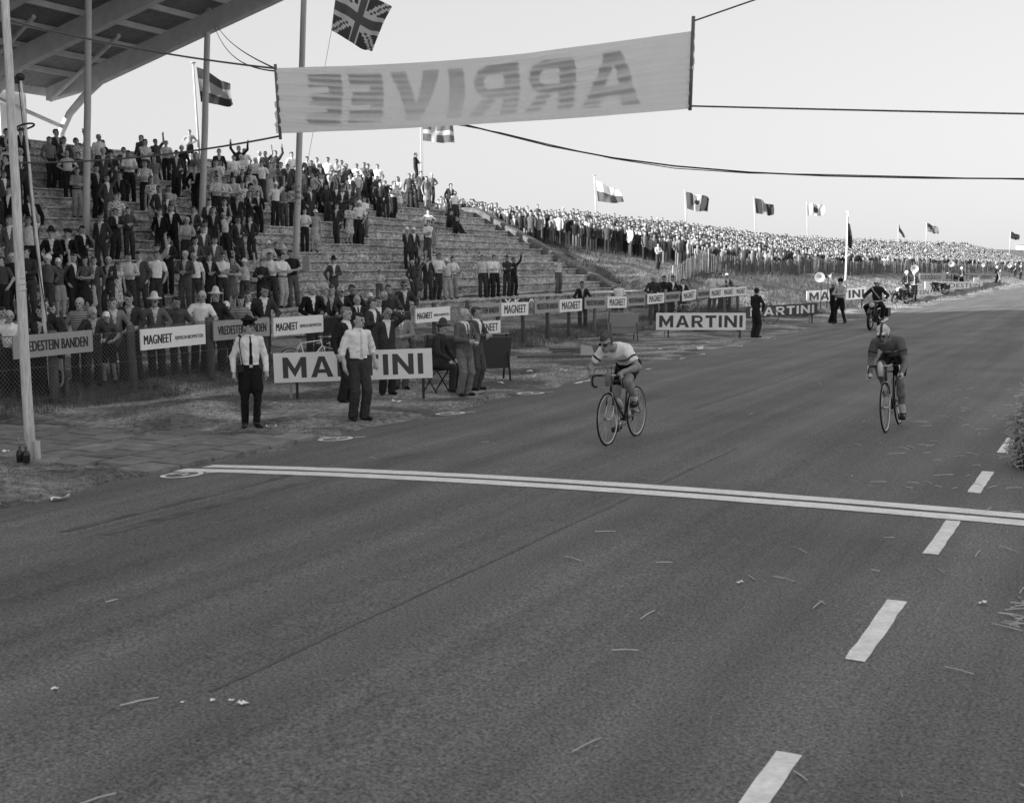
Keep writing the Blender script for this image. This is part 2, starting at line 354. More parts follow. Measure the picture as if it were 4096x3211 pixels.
# painted oval emblems along the road edge, each a ring with a scrawl inside
def emblem(px, py, s=1.):
    p = Groad(px, py); u0, v0 = uvof(p); mb = MB(); n = 28
    def pt(a, r): return W3(u0+r*.36*s*math.sin(a), v0+r*.36*s*math.cos(a), road_z(v0+r*.36*s*math.cos(a))+.010)
    vs = []
    for i in range(n+1):
        a = 2*PI*i/n*.97; wj = .22+.07*math.sin(a*2+1); vs += [pt(a, 1-wj), pt(a, 1+wj*.4)]
    mb.add(vs, [(2*i, 2*i+1, 2*i+3, 2*i+2) for i in range(n)])
    for (a0, b0, a1, b1) in [(-.5, -.4, .5, -.1), (.5, -.1, -.2, .25), (-.2, .25, .45, .5), (.7, .9, 1.0, 1.5), (-.1, -.1, .3, .2)]:
        d = .11
        P = [(a0-d, b0), (a0+d, b0), (a1+d, b1), (a1-d, b1)]
        mb.add([W3(u0+.36*s*q[0], v0-.36*s*q[1], road_z(v0-.36*s*q[1])+.012) for q in P], [(0, 1, 2, 3)])
    mb.build('painted_emblem', PAINT, road)
for px, py, s in [(728, 1901, .66), (1342, 1757, .66), (1802, 1655, .66), (2122, 1575, .72)]: emblem(px, py, s)
for px, py, L in [(2650, 1465, 2.2), (2780, 1425, 2.4), (2925, 1392, 2.6), (3060, 1364, 3.), (2330, 1528, .9)]:
    p = Groad(px, py); u0, v0 = uvof(p); strip('edge_paint_streak', u0-L/2, u0+L/2, v0-.05, v0+.05, parent=road, nu_=10, nv_=1, rag=.03)
# skid marks: faint dark strips along the road
SKID = mat('skid_rubber', .118, .78, .45, 5, .3, 50)
for v0, a, b, wd in [(4.35, 5, 15, .03), (8.1, 8, 13.5, .16), (8.6, 8, 12, .12), (6.3, 19, 40, .05)]:
    strip('skid_mark', a, b, v0, v0+wd, .0065, road, SKID, nu_=16, nv_=1, rag=.012)
# ---- paved slabs by the finish line
SLAB = [mat('concrete_slab_%d' % i, .23*(1+.1*(i-1)), .9, .3, 5, .5, 40, var2=.22, scale2=.9, coord='World') for i in range(3)]
pav = empty('pavement', W3(13, 13, 0), kind='structure', label='worn concrete slab apron beside the finish line')
slabme = []
for q in range(3):
    for sz in (.558,):
        b = MB(); b.box((0, 0, 0), (sz, sz, .06), taper=.985); me = bpy.data.meshes.new('paving_slab'); me.from_pydata(b.v, [], b.f); me.materials.append(SLAB[q]); slabme.append(me)
Mi = Matrix.Translation(W3(13, 13, 0)).inverted()
for i in range(9):
    for j in range(9):
        u0 = 11.55+.6*i+(.3 if j % 2 else 0); v0 = 10.98+.6*j
        if u0 > 14.6+.35*math.sin(v0*2) or (v0 > 13.2 and u0 > 13.9): continue
        o = link('paving_slab', random.choice(slabme), pav); p = Vector(W3(u0, v0, -.012+random.uniform(-.006, .006)))
        o.location = Mi @ p; o.rotation_euler = (random.uniform(-.008, .008), random.uniform(-.008, .008), -AL+random.uniform(-.01, .01))
# ---- terrace of rough steps
SV0, ST_, SZ0, SR = 25.0, .70, 1.30, .345
NK = 17
def step_z(k): return SZ0+SR*k
STEPM = [mat('rough_step_%d' % i, .40*(1+.1*(i-1)), .95, .8, 7, 1.0, 22, det=12, stretch=(1, 1, 1.7), var2=.35, scale2=1.6) for i in range(3)]
terr = empty('spectator_terrace', W3(40, 24, 0), 0, label='long spectator terrace of rough stepped tiers facing the track', category='terrace')
TL_ = Vector(W3(40, 24, 0))
def terr_child(name, pts_rows, m, flip=False):
    """rows of profile points along u"""
    V_ = []; n = len(pts_rows[0])
    for r in pts_rows: V_ += [Vector(p)-TL_ for p in r]
    mb = MB(); mb.add(V_, [(i*n+j, (i+1)*n+j, (i+1)*n+j+1, i*n+j+1) for i in range(len(pts_rows)-1) for j in range(n-1)])
    for e in (0, len(pts_rows)-1): mb.f.append([e*n+j for j in range(n)]); mb.m.append(0); mb.sm.append(False)
    return mb.build(name, m, terr)
for k in range(NK+1):
    uend = 61.6 if k <= 12 else 58.4-.25*(k-13)
    uu = np.arange(-2, uend+.01, .4); uu[-1] = uend; rows = []
    v0, z = SV0+ST_*k, step_z(k)
    j1 = j2 = 0
    for a in uu:
        j1 = .6*j1+random.gauss(0, .014); j2 = .6*j2+random.gauss(0, .010); wv = .02*math.sin(a*.35+k)
        d = .16 if k == NK else 0
        rows.append([W3(a, v0+.11+j1, z-SR-.1), W3(a, v0+.07+j1*1.5, z-.18), W3(a, v0+.11+j1*.5, z-.062+j2+wv), W3(a, v0+j1*.4, z-.05+j2+wv), W3(a, v0+.01+j1*.4, z+j2+wv), W3(a, v0+.3, z-.005+j2*.5), W3(a, v0+ST_+.12+d, z), W3(a, v0+ST_+.12+d, z-SR-.2)])
    terr_child('step', rows, STEPM[k % 3])
# front retaining wall / platform
rows = []
for a in np.arange(-2, 63, .5):
    j1 = random.gauss(0, .01); rows.append([W3(a, 23.7+j1, -.2), W3(a, 23.66+j1, 1.08), W3(a, 23.58, 1.09), W3(a, 23.58, 1.15), W3(a, 25.2, 1.16), W3(a, 25.2, .2)])
terr_child('front_wall', rows, STEPM[1])
# sloping end coping
rows = []
for t in np.linspace(0, 1, 30):
    v = 23.4+t*(34.3-23.4); z = np.interp(v, [23.4, 25, 33.4, 34.3], [.78, 1.42, 1.42+SR*12+.12, 1.42+SR*12+.16]); j = random.gauss(0, .012)
    u0 = 61.75
    rows.append([W3(u0-.25, v, z-1.2), W3(u0-.25, v, z-.12+j), W3(u0-.2, v, z+j), W3(u0+.3, v, z+.05+j), W3(u0+.34, v, z-1.3)])
terr_child('end_coping', rows, mat('coping_concrete', .15, .95, .4, 5, .6, 20))
rows = [[W3(u0, 34.2, 4.8), W3(u0, 34.25, 5.56+.02*i % 3), W3(u0, 35.2, 5.6), W3(u0, 35.6, 4)] for i, u0 in enumerate((58.0, 59, 60, 61, 62))]
terr_child('shoulder_wall', rows, STEPM[0])
# dune mass that carries the terrace from behind
rows = [[W3(u0, 37.4, 3), W3(u0, 37.6, step_z(NK)-.3), W3(u0, 41, step_z(NK)-.7+.1*math.sin(u0)), W3(u0, 55, 2), W3(u0, 58, .2)] for u0 in np.arange(-60, 58.2, 2)]
terr_child('earth_bank', rows, GROUND)
# ---- grandstand roof (upper left)
ROOFM = mat('painted_roof_steel', .55, .7, .12, 3); DECK = mat('corrugated_deck', .24, .8, .2, 5); SCREEN = mat('white_screen', .75, .5, .04, 3)
gs = empty('grandstand', W3(10, 38, 0), 0, label='covered grandstand with upswept steel roof and curved rear columns above the terrace', category='grandstand')
GO = Vector(W3(10, 38, 0))
def gpt(u, v, z): return Vector(W3(u, v, z))-GO
def zlow(v): return 9.42+.268*(36.9-v)
RF, RB = 18.5, 39.2           # front and back of the roof in v; unseen front set to shade the road
def beam(name, u, wdt, deep0, deep1, m):
    mb = MB(); N = 10; vs = []
    for i in range(N+1):
        v = RB+(RF-RB)*i/N; dp = deep0+(deep1-deep0)*i/N
        zt = zlow(v)+.70; zb = zlow(v) if i else zlow(v)+.25
        for du, z in ((-wdt/2, zb), (wdt/2, zb), (wdt/2, zt), (-wdt/2, zt)): vs.append(gpt(u+du, v, z))
    fs = [(i*4+k, i*4+(k+1) % 4, (i+1)*4+(k+1) % 4, (i+1)*4+k) for i in range(N) for k in range(4)]+[(0, 1, 2, 3), (N*4+3, N*4+2, N*4+1, N*4)]
    mb.add(vs, fs); return mb.build(name, m, gs)
ub = [36.4-3.9*i for i in range(19)]  # roof carried on out of view to shade the foreground
for i, u in enumerate(ub): beam('roof_beam', u, .32, .7, .5, ROOFM)
mb = MB(); vs = []
ul = np.arange(36.75, -36, -.12)
for i, u in enumerate(ul):
    h = .035 if i % 2 else 0
    for v in (RF-.2, RB+.3): vs.append(gpt(u, v, zlow(v)+.86+h))
n = len(ul); mb.add(vs, [(2*i, 2*i+1, 2*i+3, 2*i+2) for i in range(n-1)])
b0 = len(mb.v); mb.add([p+Vector((0, 0, .12)) for p in vs], [(2*i, 2*i+2, 2*i+3, 2*i+1) for i in range(n-1)])
mb.build('roof_deck', DECK, gs)
for v in np.arange(19.1, 39.1, 1.55):
    mb = MB(); mb.box((0, 0, 0), (72, .12, .20), M=Matrix.Rotation(PI/2-AL, 3, 'Z')); o = mb.build('purlin', ROOFM, gs); o.location = gpt(.6, v, zlow(v)+.755-.0)
def gbar(name, a, b, wdt, m=ROOFM):
    mb = MB(); a = gpt(*a); b = gpt(*b); mb.tube([a, b], wdt, 6); return mb.build(name, m, gs)
mb = MB(); mb.box((0, 0, 0), (73, .2, .5), M=Matrix.Rotation(PI/2-AL, 3, 'Z')); o = mb.build('rear_fascia', ROOFM, gs); o.location = gpt(.2, RB+.45, zlow(RB)+.75)
for u in ub[:4]:
    pts = [gpt(u, 36.4, zlow(36.4)+.1), gpt(u, 37.3, 9.1), gpt(u, 38.1, 8.5), gpt(u, 38.6, 7.8), gpt(u, 38.8, 7.0), gpt(u, 38.8, 4.5)]
    mb = MB(); mb.tube(pts, [.16, .15, .14, .14, .15, .17], 8); mb.build('curved_column', ROOFM, gs)
    gbar('diagonal_strut', (u-3.4, 39.1, zlow(39.1)+.2), (u, 38.5, 8.0), .08)
    gbar('diagonal_brace', (u-.1, 39.0, zlow(39)+.2), (u-1.9, 33.5, zlow(33.5)+.5), .08)
mb = MB(); mb.box((0, 0, 0), (1.3, .06, 2.6), M=Matrix.Rotation(PI/2-AL, 3, 'Z')); o = mb.build('wind_screen', SCREEN, gs); o.location = gpt(35.2, 39.9, 8.1)
mb = MB(); mb.box((0, 0, 0), (62, .25, 6.6), M=Matrix.Rotation(PI/2-AL, 3, 'Z')); o = mb.build('shade_wall', ROOFM, gs); o.location = gpt(-3.5, 39.6, 6.9)  # unseen wall added to stop sun slipping under the roof
# ================================================================ PEOPLE: one continuous surface each, from blended limbs
def _dist(P, pr):
    a, b, ra, rb, sc, tag, k = pr
    sc = np.asarray(sc, np.float32); P = P/sc; a = np.asarray(a, np.float32)/sc; b = np.asarray(b, np.float32)/sc
    ab = b-a; L = float((ab*ab).sum()); PA = P-a
    t = np.clip((PA@ab)/L, 0, 1) if L > 1e-9 else np.zeros(P.shape[:-1], np.float32)
    D = PA-t[..., None]*ab
    return (np.sqrt((D*D).sum(-1))-(ra+(rb-ra)*t))*float(sc.min())
def sdf_mesh(name, prims, res, tags, retag=None, fold=0., head=None):
    lo = np.min([np.minimum(np.array(p[0])-p[2]*np.array(p[4]), np.array(p[1])-p[3]*np.array(p[4])) for p in prims], 0)-3*res
    hi = np.max([np.maximum(np.array(p[0])+p[2]*np.array(p[4]), np.array(p[1])+p[3]*np.array(p[4])) for p in prims], 0)+3*res
    N = np.ceil((hi-lo)/res).astype(int)+1
    D = np.full(N, .2, np.float32); ax = [lo[i]+res*np.arange(N[i]) for i in range(3)]
    for p in prims:
        k = p[6]; mg = k+2.5*res
        a, b = np.array(p[0]), np.array(p[1]); r = max(p[2], p[3])*np.array(p[4])
        i0 = np.maximum(0, np.floor((np.minimum(a, b)-r-mg-lo)/res).astype(int)); i1 = np.minimum(N, np.ceil((np.maximum(a, b)+r+mg-lo)/res).astype(int)+1)
        sl = tuple(slice(i0[i], i1[i]) for i in range(3))
        P = np.stack(np.meshgrid(*[ax[i][sl[i]] for i in range(3)], indexing='ij'), -1).astype(np.float32)
        d = _dist(P, p); B = D[sl]
        h = np.clip(.5+.5*(B-d)/k, 0, 1); D[sl] = B*(1-h)+d*h-k*h*(1-h)
    if fold:      # creases of cloth: small ripples everywhere but on the head
        X = np.stack(np.meshgrid(*ax, indexing='ij'), -1).astype(np.float32); w_ = np.clip((np.sqrt(((X-np.array(head, np.float32))**2).sum(-1))-.17)/.10, 0, 1)
        r_ = np.random.default_rng(len(prims)*7+int(lo[0]*1000) % 97); fld = 0
        for q_ in range(5):
            kv = r_.normal(size=3)*np.array((.8, .8, 1.0)); kv = kv/np.linalg.norm(kv)*(28+16*q_); fld = fld+np.sin(X@kv.astype(np.float32)+3*np.sin(X@(kv[[1, 2, 0]]*.35).astype(np.float32))+r_.random()*6)/(1+.35*q_)
        D = D+fold*w_*fld*.5
    S = D < 0
    c = S[:-1, :-1, :-1].astype(np.int8)
    cnt = np.zeros(c.shape, np.int8)
    for dx in (0, 1):
        for dy in (0, 1):
            for dz in (0, 1): cnt += S[dx:dx+N[0]-1, dy:dy+N[1]-1, dz:dz+N[2]-1]
    act = (cnt > 0) & (cnt < 8); idx = np.argwhere(act); ID = np.full(act.shape, -1, np.int64); ID[act] = np.arange(len(idx))
    acc = np.zeros((len(idx), 3)); num = np.zeros(len(idx))
    cor = [(x, y, z) for x in (0, 1) for y in (0, 1) for z in (0, 1)]
    for A in cor:
        for B in cor:
            if sum(abs(A[i]-B[i]) for i in range(3)) == 1 and A < B:
                da = D[tuple((idx+A).T)]; db = D[tuple((idx+B).T)]; m = (da < 0) != (db < 0)
                t = np.where(m, da/np.where(m, da-db, 1), 0)
                pos = np.array(A)+t[:, None]*(np.array(B)-np.array(A)); acc += pos*m[:, None]; num += m
    V = lo+res*(idx+acc/num[:, None]); F = []
    for axis in range(3):
        o1, o2 = [(1, 2), (2, 0), (0, 1)][axis]
        sl0 = [slice(None)]*3; sl1 = [slice(None)]*3; sl0[axis] = slice(0, -1); sl1[axis] = slice(1, None)
        A, B = S[tuple(sl0)], S[tuple(sl1)]; e = np.argwhere(A != B)
        e = e[(e[:, o1] > 0) & (e[:, o2] > 0) & (e[:, o1] < N[o1]-1) & (e[:, o2] < N[o2]-1)]
        flip = A[tuple(e.T)]
        d1 = np.zeros(3, int); d1[o1] = 1; d2 = np.zeros(3, int); d2[o2] = 1
        q = np.stack([ID[tuple((e-d1-d2).T)], ID[tuple((e-d2).T)], ID[tuple(e.T)], ID[tuple((e-d1).T)]], 1)
        q[~flip] = q[~flip][:, ::-1]; F.append(q)
    F = np.concatenate(F); F = F[(F >= 0).all(1)]
    C = V[F].mean(1).astype(np.float32)
    best = np.full(len(C), 9., np.float32); ti = np.zeros(len(C), int)
    names = [t for t in tags]
    for p in prims:
        d = _dist(C, p); m = d < best; best[m] = d[m]; ti[m] = names.index(p[5])
    if retag is not None:
        lab = np.array(names, object)[ti]; lab = retag(C, lab); ti = np.array([names.index(t) for t in lab])
    me = npmesh(name, V, F, [SKIN]*len(names), ti, True); return me
TAGS = ['skin', 'top', 'bottom', 'hair', 'shoe', 'shirt', 'hat', 'dark', 'tie', 'belt', 'trim', 'sock', 'eye']
def ik(a, c, l1, l2, hint):
    a, c, hint = Vector(a), Vector(c), Vector(hint); d = c-a; L = d.length
    if L > l1+l2-.005: c = a+d*((l1+l2-.005)/L); d = c-a; L = d.length
    x = (l1*l1-l2*l2+L*L)/(2*L); h = math.sqrt(max(0, l1*l1-x*x)); e = d/L
    n = hint-e*hint.dot(e); n = n.normalized() if n.length > 1e-6 else e.orthogonal().normalized()
    return a+e*x+n*h, c
ONE = (1, 1, 1)
def hand_prims(wr, dr, side, fine, tag='skin', curl=.35, palm=(0, -1, 0)):
    """palm, four unequal bent fingers and a thumb leaving the side of the palm"""
    wr = Vector(wr); d = Vector(dr).normalized(); pn = Vector(palm); pn = (pn-d*pn.dot(d))
    pn = pn.normalized() if pn.length > .05 else d.orthogonal().normalized(); s = d.cross(pn)
    out = []
    mid = wr+d*.09
    out.append((wr, mid, .026, .032, ONE, tag, .015))
    out.append((wr+d*.03+s*.018, mid+s*.022, .02, .021, ONE, tag, .012)); out.append((wr+d*.03-s*.018, mid-s*.022, .02, .021, ONE, tag, .012))
    if fine:
        for i, (o, L) in enumerate([(-.033, .066), (-.011, .080), (.011, .076), (.033, .060)]):
            a = mid+s*o; b = a+(d+pn*curl*.6).normalized()*L*.55; c = b+(d+pn*curl*2).normalized()*L*.5
            out.append((a, b, .0105, .0095, ONE, tag, .004)); out.append((b, c, .0095, .008, ONE, tag, .003))
        t0 = wr+d*.03-s*side*.03; t1 = t0+(d*.7-s*side*.7+pn*.3).normalized()*.045; t2 = t1+(d+pn*.5).normalized()*.032
        out += [(t0, t1, .014, .011, ONE, tag, .008), (t1, t2, .011, .0085, ONE, tag, .004)]
    else:
        e = mid+(d+pn*curl).normalized()*.07
        out += [(mid+s*.02, e+s*.016, .018, .013, ONE, tag, .01), (mid-s*.02, e-s*.016, .018, .013, ONE, tag, .01)]
        t0 = wr+d*.03-s*side*.03; out.append((t0, t0+(d*.7-s*side*.7+pn*.3).normalized()*.06, .014, .011, ONE, tag, .01))
    return out
def head_prims(c, yaw=0., pitch=0., hat=None, hair='short', glasses=False, fine=False, k=.02):
    """head about 0.235 high centred at c (eye height), facing -Y turned by yaw (towards +X) and pitched down"""
    R = Matrix.Rotation(yaw, 3, 'Z') @ Matrix.Rotation(pitch, 3, 'X'); c = Vector(c)
    def p(x, y, z): return c+R @ Vector((x, y, z))
    o = [(p(0, .022, .035), p(0, -.012, .03), .088, .078, (.90, 1, 1), 'skin', k), (p(0, -.03, .0), p(0, -.05, -.075), .066, .043, (.95, 1, 1), 'skin', k),
         (p(0, .01, -.02), p(0, .0, -.06), .07, .06, (.9, 1, 1), 'skin', k),
         (p(0, -.094, .012), p(0, -.113, -.018), .011, .015, ONE, 'skin', .012), (p(-.03, -.075, -.06), p(.03, -.075, -.06), .014, .014, ONE, 'skin', .015),
         (p(-.08, .012, .0), p(-.082, .018, -.035), .016, .012, ONE, 'skin', .01), (p(.08, .012, .0), p(.082, .018, -.035), .016, .012, ONE, 'skin', .01),
         (p(-.035, -.082, .03), p(.035, -.082, .03), .015, .015, ONE, 'skin', .015)]
    if fine and not glasses:
        for s in (-1, 1): o.append((p(s*.03-.008, -.090, .008), p(s*.03+.008, -.090, .008), .0075, .0075, ONE, 'dark', .003)); o.append((p(s*.03-.012, -.094, .027), p(s*.03+.012, -.093, .027), .0045, .0045, ONE, 'hair', .003))
        o.append((p(-.02, -.094, -.052), p(.02, -.094, -.052), .006, .006, ONE, 'dark', .003))
    if glasses:
        for s in (-1, 1): o.append((p(s*.034-.01, -.094, .008), p(s*.034+.01, -.092, .008), .02, .02, (1, .6, 1), 'dark', .004)); o.append((p(s*.06, -.088, .012), p(s*.085, .0, .012), .006, .006, ONE, 'dark', .003))
        o.append((p(-.02, -.096, .012), p(.02, -.096, .012), .006, .006, ONE, 'dark', .003))
    if hair in ('short', 'long'):
        if not hat: o.append((p(0, .034, .052), p(0, -.030, .072), .090, .060, (.93, 1, 1), 'hair', .012))
        o.append((p(0, .055, .025), p(0, .052, -.025), .070, .052, (1.06, 1, 1), 'hair', .012))
        for s_ in (-1, 1): o.append((p(s_*.068, .02, .05), p(s_*.072, .02, .01), .026, .018, ONE, 'hair', .012))
    if hair == 'long':
        for s in (-1, 1): o.append((p(s*.06, .03, .03), p(s*.065, .04, -.09), .045, .038, ONE, 'hair', .02))
        o.append((p(0, .06, .0), p(0, .06, -.1), .07, .05, ONE, 'hair', .02))
    if hair == 'bald': o.append((p(0, .065, .0), p(0, .055, -.04), .062, .05, (1.15, 1, 1), 'hair', .012))
    if hat == 'hat': o += [(p(0, .01, .075), p(0, .01, .076), .145, .145, (1, 1.1, .16), 'hat', .01), (p(0, .012, .09), p(0, .012, .145), .092, .078, (.95, 1.08, 1), 'hat', .012)]
    if hat == 'straw': o += [(p(0, .01, .07), p(0, .01, .071), .165, .165, (1, 1.1, .14), 'hat', .01), (p(0, .012, .09), p(0, .012, .15), .09, .075, (.95, 1.08, 1), 'hat', .012)]
    if hat in ('cap', 'racecap'): o += [(p(0, .02, .06), p(0, .0, .085), .095, .085, (.97, 1.05, .95), 'hat', .012), (p(0, -.085, .062), p(0, -.135, .05), .055, .05, (1.1, 1, .22), 'hat', .01)]
    if hat == 'beret': o += [(p(.01, .02, .085), p(.02, .0, .09), .115, .11, (1, 1.1, .55), 'hat', .015)]
    if hat == 'cop': o += [(p(0, .012, .065), p(0, .012, .085), .093, .095, (.98, 1.08, 1), 'hat', .008), (p(0, -.005, .115), p(0, .01, .118), .135, .13, (1, 1.08, .26), 'hat', .012), (p(0, -.09, .055), p(0, -.135, .035), .06, .05, (1.1, 1, .18), 'dark', .008), (p(0, -.105, .1), p(0, -.108, .1), .016, .016, ONE, 'trim', .004)]
    if hat == 'helmet': o += [(p(0, .015, .05), p(0, .0, .075), .112, .105, (.98, 1.08, .98), 'hat', .012), (p(0, -.1, .045), p(0, -.125, .035), .055, .05, (1.15, 1, .2), 'hat', .01), (p(-.085, 0, .02), p(-.07, -.02, -.07), .02, .012, ONE, 'dark', .006), (p(.085, 0, .02), p(.07, -.02, -.07), .02, .012, ONE, 'dark', .006)]
    return o
def figure(outfit='jacket', pose='n', legs='trousers', hat=None, hair='short', glasses=False, yaw=0., fine=False, lean=0., sleeve=1., fat=1., stance=0., tie=False, hands=None, feet=None, pitch=0.):
    """upright figure 1.75 m tall, feet on z=0, facing -Y.  returns blended limb primitives"""
    o = []; k = .03
    def L(p):            # lean the trunk forward about the hips
        p = Vector(p); q = p-Vector((0, 0, .93)); c, s = math.cos(lean), math.sin(lean)
        return Vector((p.x, q.y*c-q.z*s, .93+q.y*s+q.z*c)) if q.z > 0 else p
    sway = .025*stance
    tt = 'top'
    # trunk
    o.append((L((0, 0, .98)), L((0, .0, 1.13)), .112*fat, .110*fat, (1.28, 1, 1), tt, k)); o.append((L((0, .0, 1.13)), L((0, .01, 1.36)), .112*fat, .125, (1.34, 1, 1), tt, k))
    o.append((L((-.145, .012, 1.405)), L((.145, .012, 1.405)), .068, .068, ONE, tt, k)); o.append((L((0, .012, 1.40)), L((0, .012, 1.47)), .10, .06, (1.2, 1, 1), tt, k))
    o.append((L((0, .01, 1.44)), L((0, -.012, 1.55)), .057, .052, ONE, 'skin', .02))
    hc = L((0, -.022, 1.625)); o += head_prims(hc, yaw, pitch+lean*.2, hat, hair, glasses, fine)
    if outfit in ('jacket', 'ls', 'ss', 'shirt'): o.append((L((0, -.012, 1.478)), L((0, .018, 1.488)), .066, .066, (1.08, 1.0, .45), 'shirt' if outfit == 'jacket' else 'top', .012))
    if outfit == 'jacket': o.append(((0, .0, .80), L((0, 0, 1.08)), .128*fat, .118*fat, (1.27, 1, 1), tt, k))
    elif legs == 'trousers' or legs == 'shorts' or legs == 'breeches': o.append(((0, 0, .89), (0, 0, .97), .108*fat, .112*fat, (1.27, 1, 1), 'bottom', .015))
    # arms
    hp = {'n': ((-.255, -.03, .91), (.255, -.03, .91)), 'p': ((-.215, -.07, .96), (.215, -.07, .96)), 'h': ((-.165, -.04, 1.06), (.165, -.04, 1.06)), 'c': ((.10, -.17, 1.22), (-.10, -.20, 1.18)),
          'f': ((-.05, -.26, 1.16), (.05, -.25, 1.14)), 'w': ((-.24, -.08, .95), (.30, -.12, 1.88)), 'W': ((-.34, -.08, 1.88), (.36, -.10, 1.86)), 'l': ((-.24, -.36, 1.08), (.20, -.38, 1.07)),
          'm': ((-.10, -.15, 1.5), (.12, -.16, 1.49)), 'b': ((-.09, .15, .98), (.09, .16, .98)), 'a': ((-.23, -.05, .93), (.03, -.22, 1.13)), 's': ((-.14, -.32, .72), (.14, -.32, .72))}[pose] if hands is None else hands
    for i, s in enumerate((-1, 1)):
        S = L((s*.165, .012, 1.405)); up = hp[i][2] > 1.6
        hint = (s*1., .35, -.2) if pose == 'h' else ((s*.6, .1, -.5) if up else ((s*.8, -.1, -.9) if pose in ('m', 'f', 'c', 'a', 'l') else (s*.5, 1., 0)))
        E, Wr = ik(S, hp[i], .285, .255, hint); fa = (Wr-E).normalized()
        r = (.062, .053, .042) if outfit in ('jacket', 'ls', 'shirt') else (.058, .048, .036)
        if sleeve >= 1: o += [(S, E, r[0], r[1], ONE, tt, k), (E, Wr-fa*.02, r[1], r[2], ONE, tt, .02)]
        else:
            m1 = S+(E-S)*min(1, sleeve*2)
            o.append((S, m1, r[0]+.008, r[0]+.002, ONE, tt, .02)); o.append((S, E, .05, .044, ONE, 'skin', .01))
            if sleeve > .5: o.append((E, E+(Wr-E)*(sleeve-.5)*2, .058, .052, ONE, tt, .015))
            o.append((E, Wr, .044, .031, ONE, 'skin', .015))
        o.append((Wr-fa*.03, Wr+fa*.01, .028, .027, ONE, 'skin', .01))
        if outfit == 'jacket' and fine: o.append((Wr-fa*.03, Wr-fa*.015, .036, .036, ONE, 'shirt', .006))
        hd = fa if pose in ('n', 'w', 'W', 'a', 'p') else (fa+Vector((-s*.3, -.2, .1)))
        o += hand_prims(Wr, hd, -s if not up else s, fine, palm=(-s*1., -.2, 0) if not up else (0, -1, 0))
    # legs
    if legs == 'skirt':
        o += [((0, 0, 1.02), (0, 0, .88), .105, .125, (1.2, 1, 1), 'bottom', .03), ((0, 0, .88), (0, -.01, .55), .125, .175, (1.25, 1, 1), 'bottom', .03)]
    ft = feet or ((-.09-sway, .01-.05*stance, 0), (.095+sway, .01+.05*stance, 0))
    for i, s in enumerate((-1, 1)):
        Hp = Vector((s*.085, 0, .90)); A = Vector(ft[i])+Vector((0, .03, .09))
        K, A = ik(Hp, A, .43, .41, (s*.12, -1, 0))
        if legs == 'trousers':
            o += [(Hp, K, .094*fat, .082, ONE, 'bottom', .02), (K, A+Vector((0, 0, -.015)), .080, .078, (1, 1.08, 1), 'bottom', .015)]
        elif legs == 'breeches':
            o += [(Hp, K+(Hp-K)*.35, .096, .100, (1.06, 1, 1), 'bottom', .02), (K+(Hp-K)*.4, K, .096, .064, ONE, 'bottom', .02), (K+(A-K)*.08, A, .068, .058, ONE, 'shoe', .01)]
        elif legs == 'shorts':
            o += [(Hp, K+(Hp-K)*.22, .10, .098, ONE, 'bottom', .02), (Hp, K, .075, .056, ONE, 'skin', .015), (K, A, .056, .038, ONE, 'skin', .015), (A+Vector((0, 0, .08)), A, .042, .042, ONE, 'sock', .01)]
        else: o += [(Hp, K, .075, .052, ONE, 'skin', .015), (K, A, .052, .036, ONE, 'skin', .015)]
        toe = Vector((s*.045+.0, -.17, -.055)); o += [(A+Vector((0, .02, -.045)), A+toe, .040, .034, (1, 1, .95), 'shoe', .015), (A+Vector((0, .01, -.03)), A+Vector((0, .0, .02)), .042, .042, ONE, 'shoe', .01)]
    def retag(C, lab):
        front = C[:, 1] < -.03+np.sin(-lean)*(C[:, 2]-.93)*.0
        if outfit == 'jacket':
            zc = C[:, 2]; wv = np.clip((zc-1.12)/(1.47-1.12), 0, 1)*.062
            V_ = (lab == 'top') & (np.abs(C[:, 0]) < wv) & (C[:, 1] < -.02-np.tan(lean)*(zc-1.0)) & (zc > 1.12); lab[V_] = 'shirt'
            if tie: lab[V_ & (np.abs(C[:, 0]) < .021)] = 'tie'
        elif tie:
            lab[(lab == 'top') & (np.abs(C[:, 0]-.004) < .013+.018*(1.47-C[:, 2])/.45) & (C[:, 1] < -.05) & (C[:, 2] > 1.0) & (C[:, 2] < 1.475)] = 'tie'
        if legs in ('trousers', 'breeches', 'shorts') and outfit != 'jacket': lab[(lab == 'top') & (C[:, 2] < .99) & (np.abs(C[:, 0]) < .195)] = 'bottom'
        if legs in ('trousers', 'breeches') and outfit != 'jacket': lab[np.isin(lab, ['top', 'bottom']) & (C[:, 2] > .985) & (C[:, 2] < 1.02) & (np.abs(C[:, 0]) < .19) & (np.abs(C[:, 1]) < .16)] = 'belt'
        if not fine:
            Rl = np.array((Matrix.Rotation(yaw, 3, 'Z') @ Matrix.Rotation(pitch+lean*.2, 3, 'X'))); Q = (C-np.array(hc))@Rl
            sk = (lab == 'skin') & (Q[:, 1] < -.055); lab[sk & (np.abs(np.abs(Q[:, 0])-.032) < .017) & (np.abs(Q[:, 2]-.014) < .013)] = 'eye'
            lab[sk & (np.abs(Q[:, 0]) < .024) & (np.abs(Q[:, 2]+.052) < .009)] = 'eye'
        return lab
    return o, retag, hc
def mesh_of(name, res, **kw):
    pr, rt, hc = figure(**kw); return sdf_mesh(name, pr, res, TAGS, rt, .0065, hc)
def default_slots(): return dict(skin=SKIN, top=cloth(2), bottom=cloth(1), hair=HAIRD, shoe=SHOE, shirt=cloth(9), hat=cloth(9), dark=DARK, tie=cloth(2), belt=cloth(0), trim=STEEL, sock=cloth(9), eye=mat('eye_and_brow', .10, .6, .2, 9))
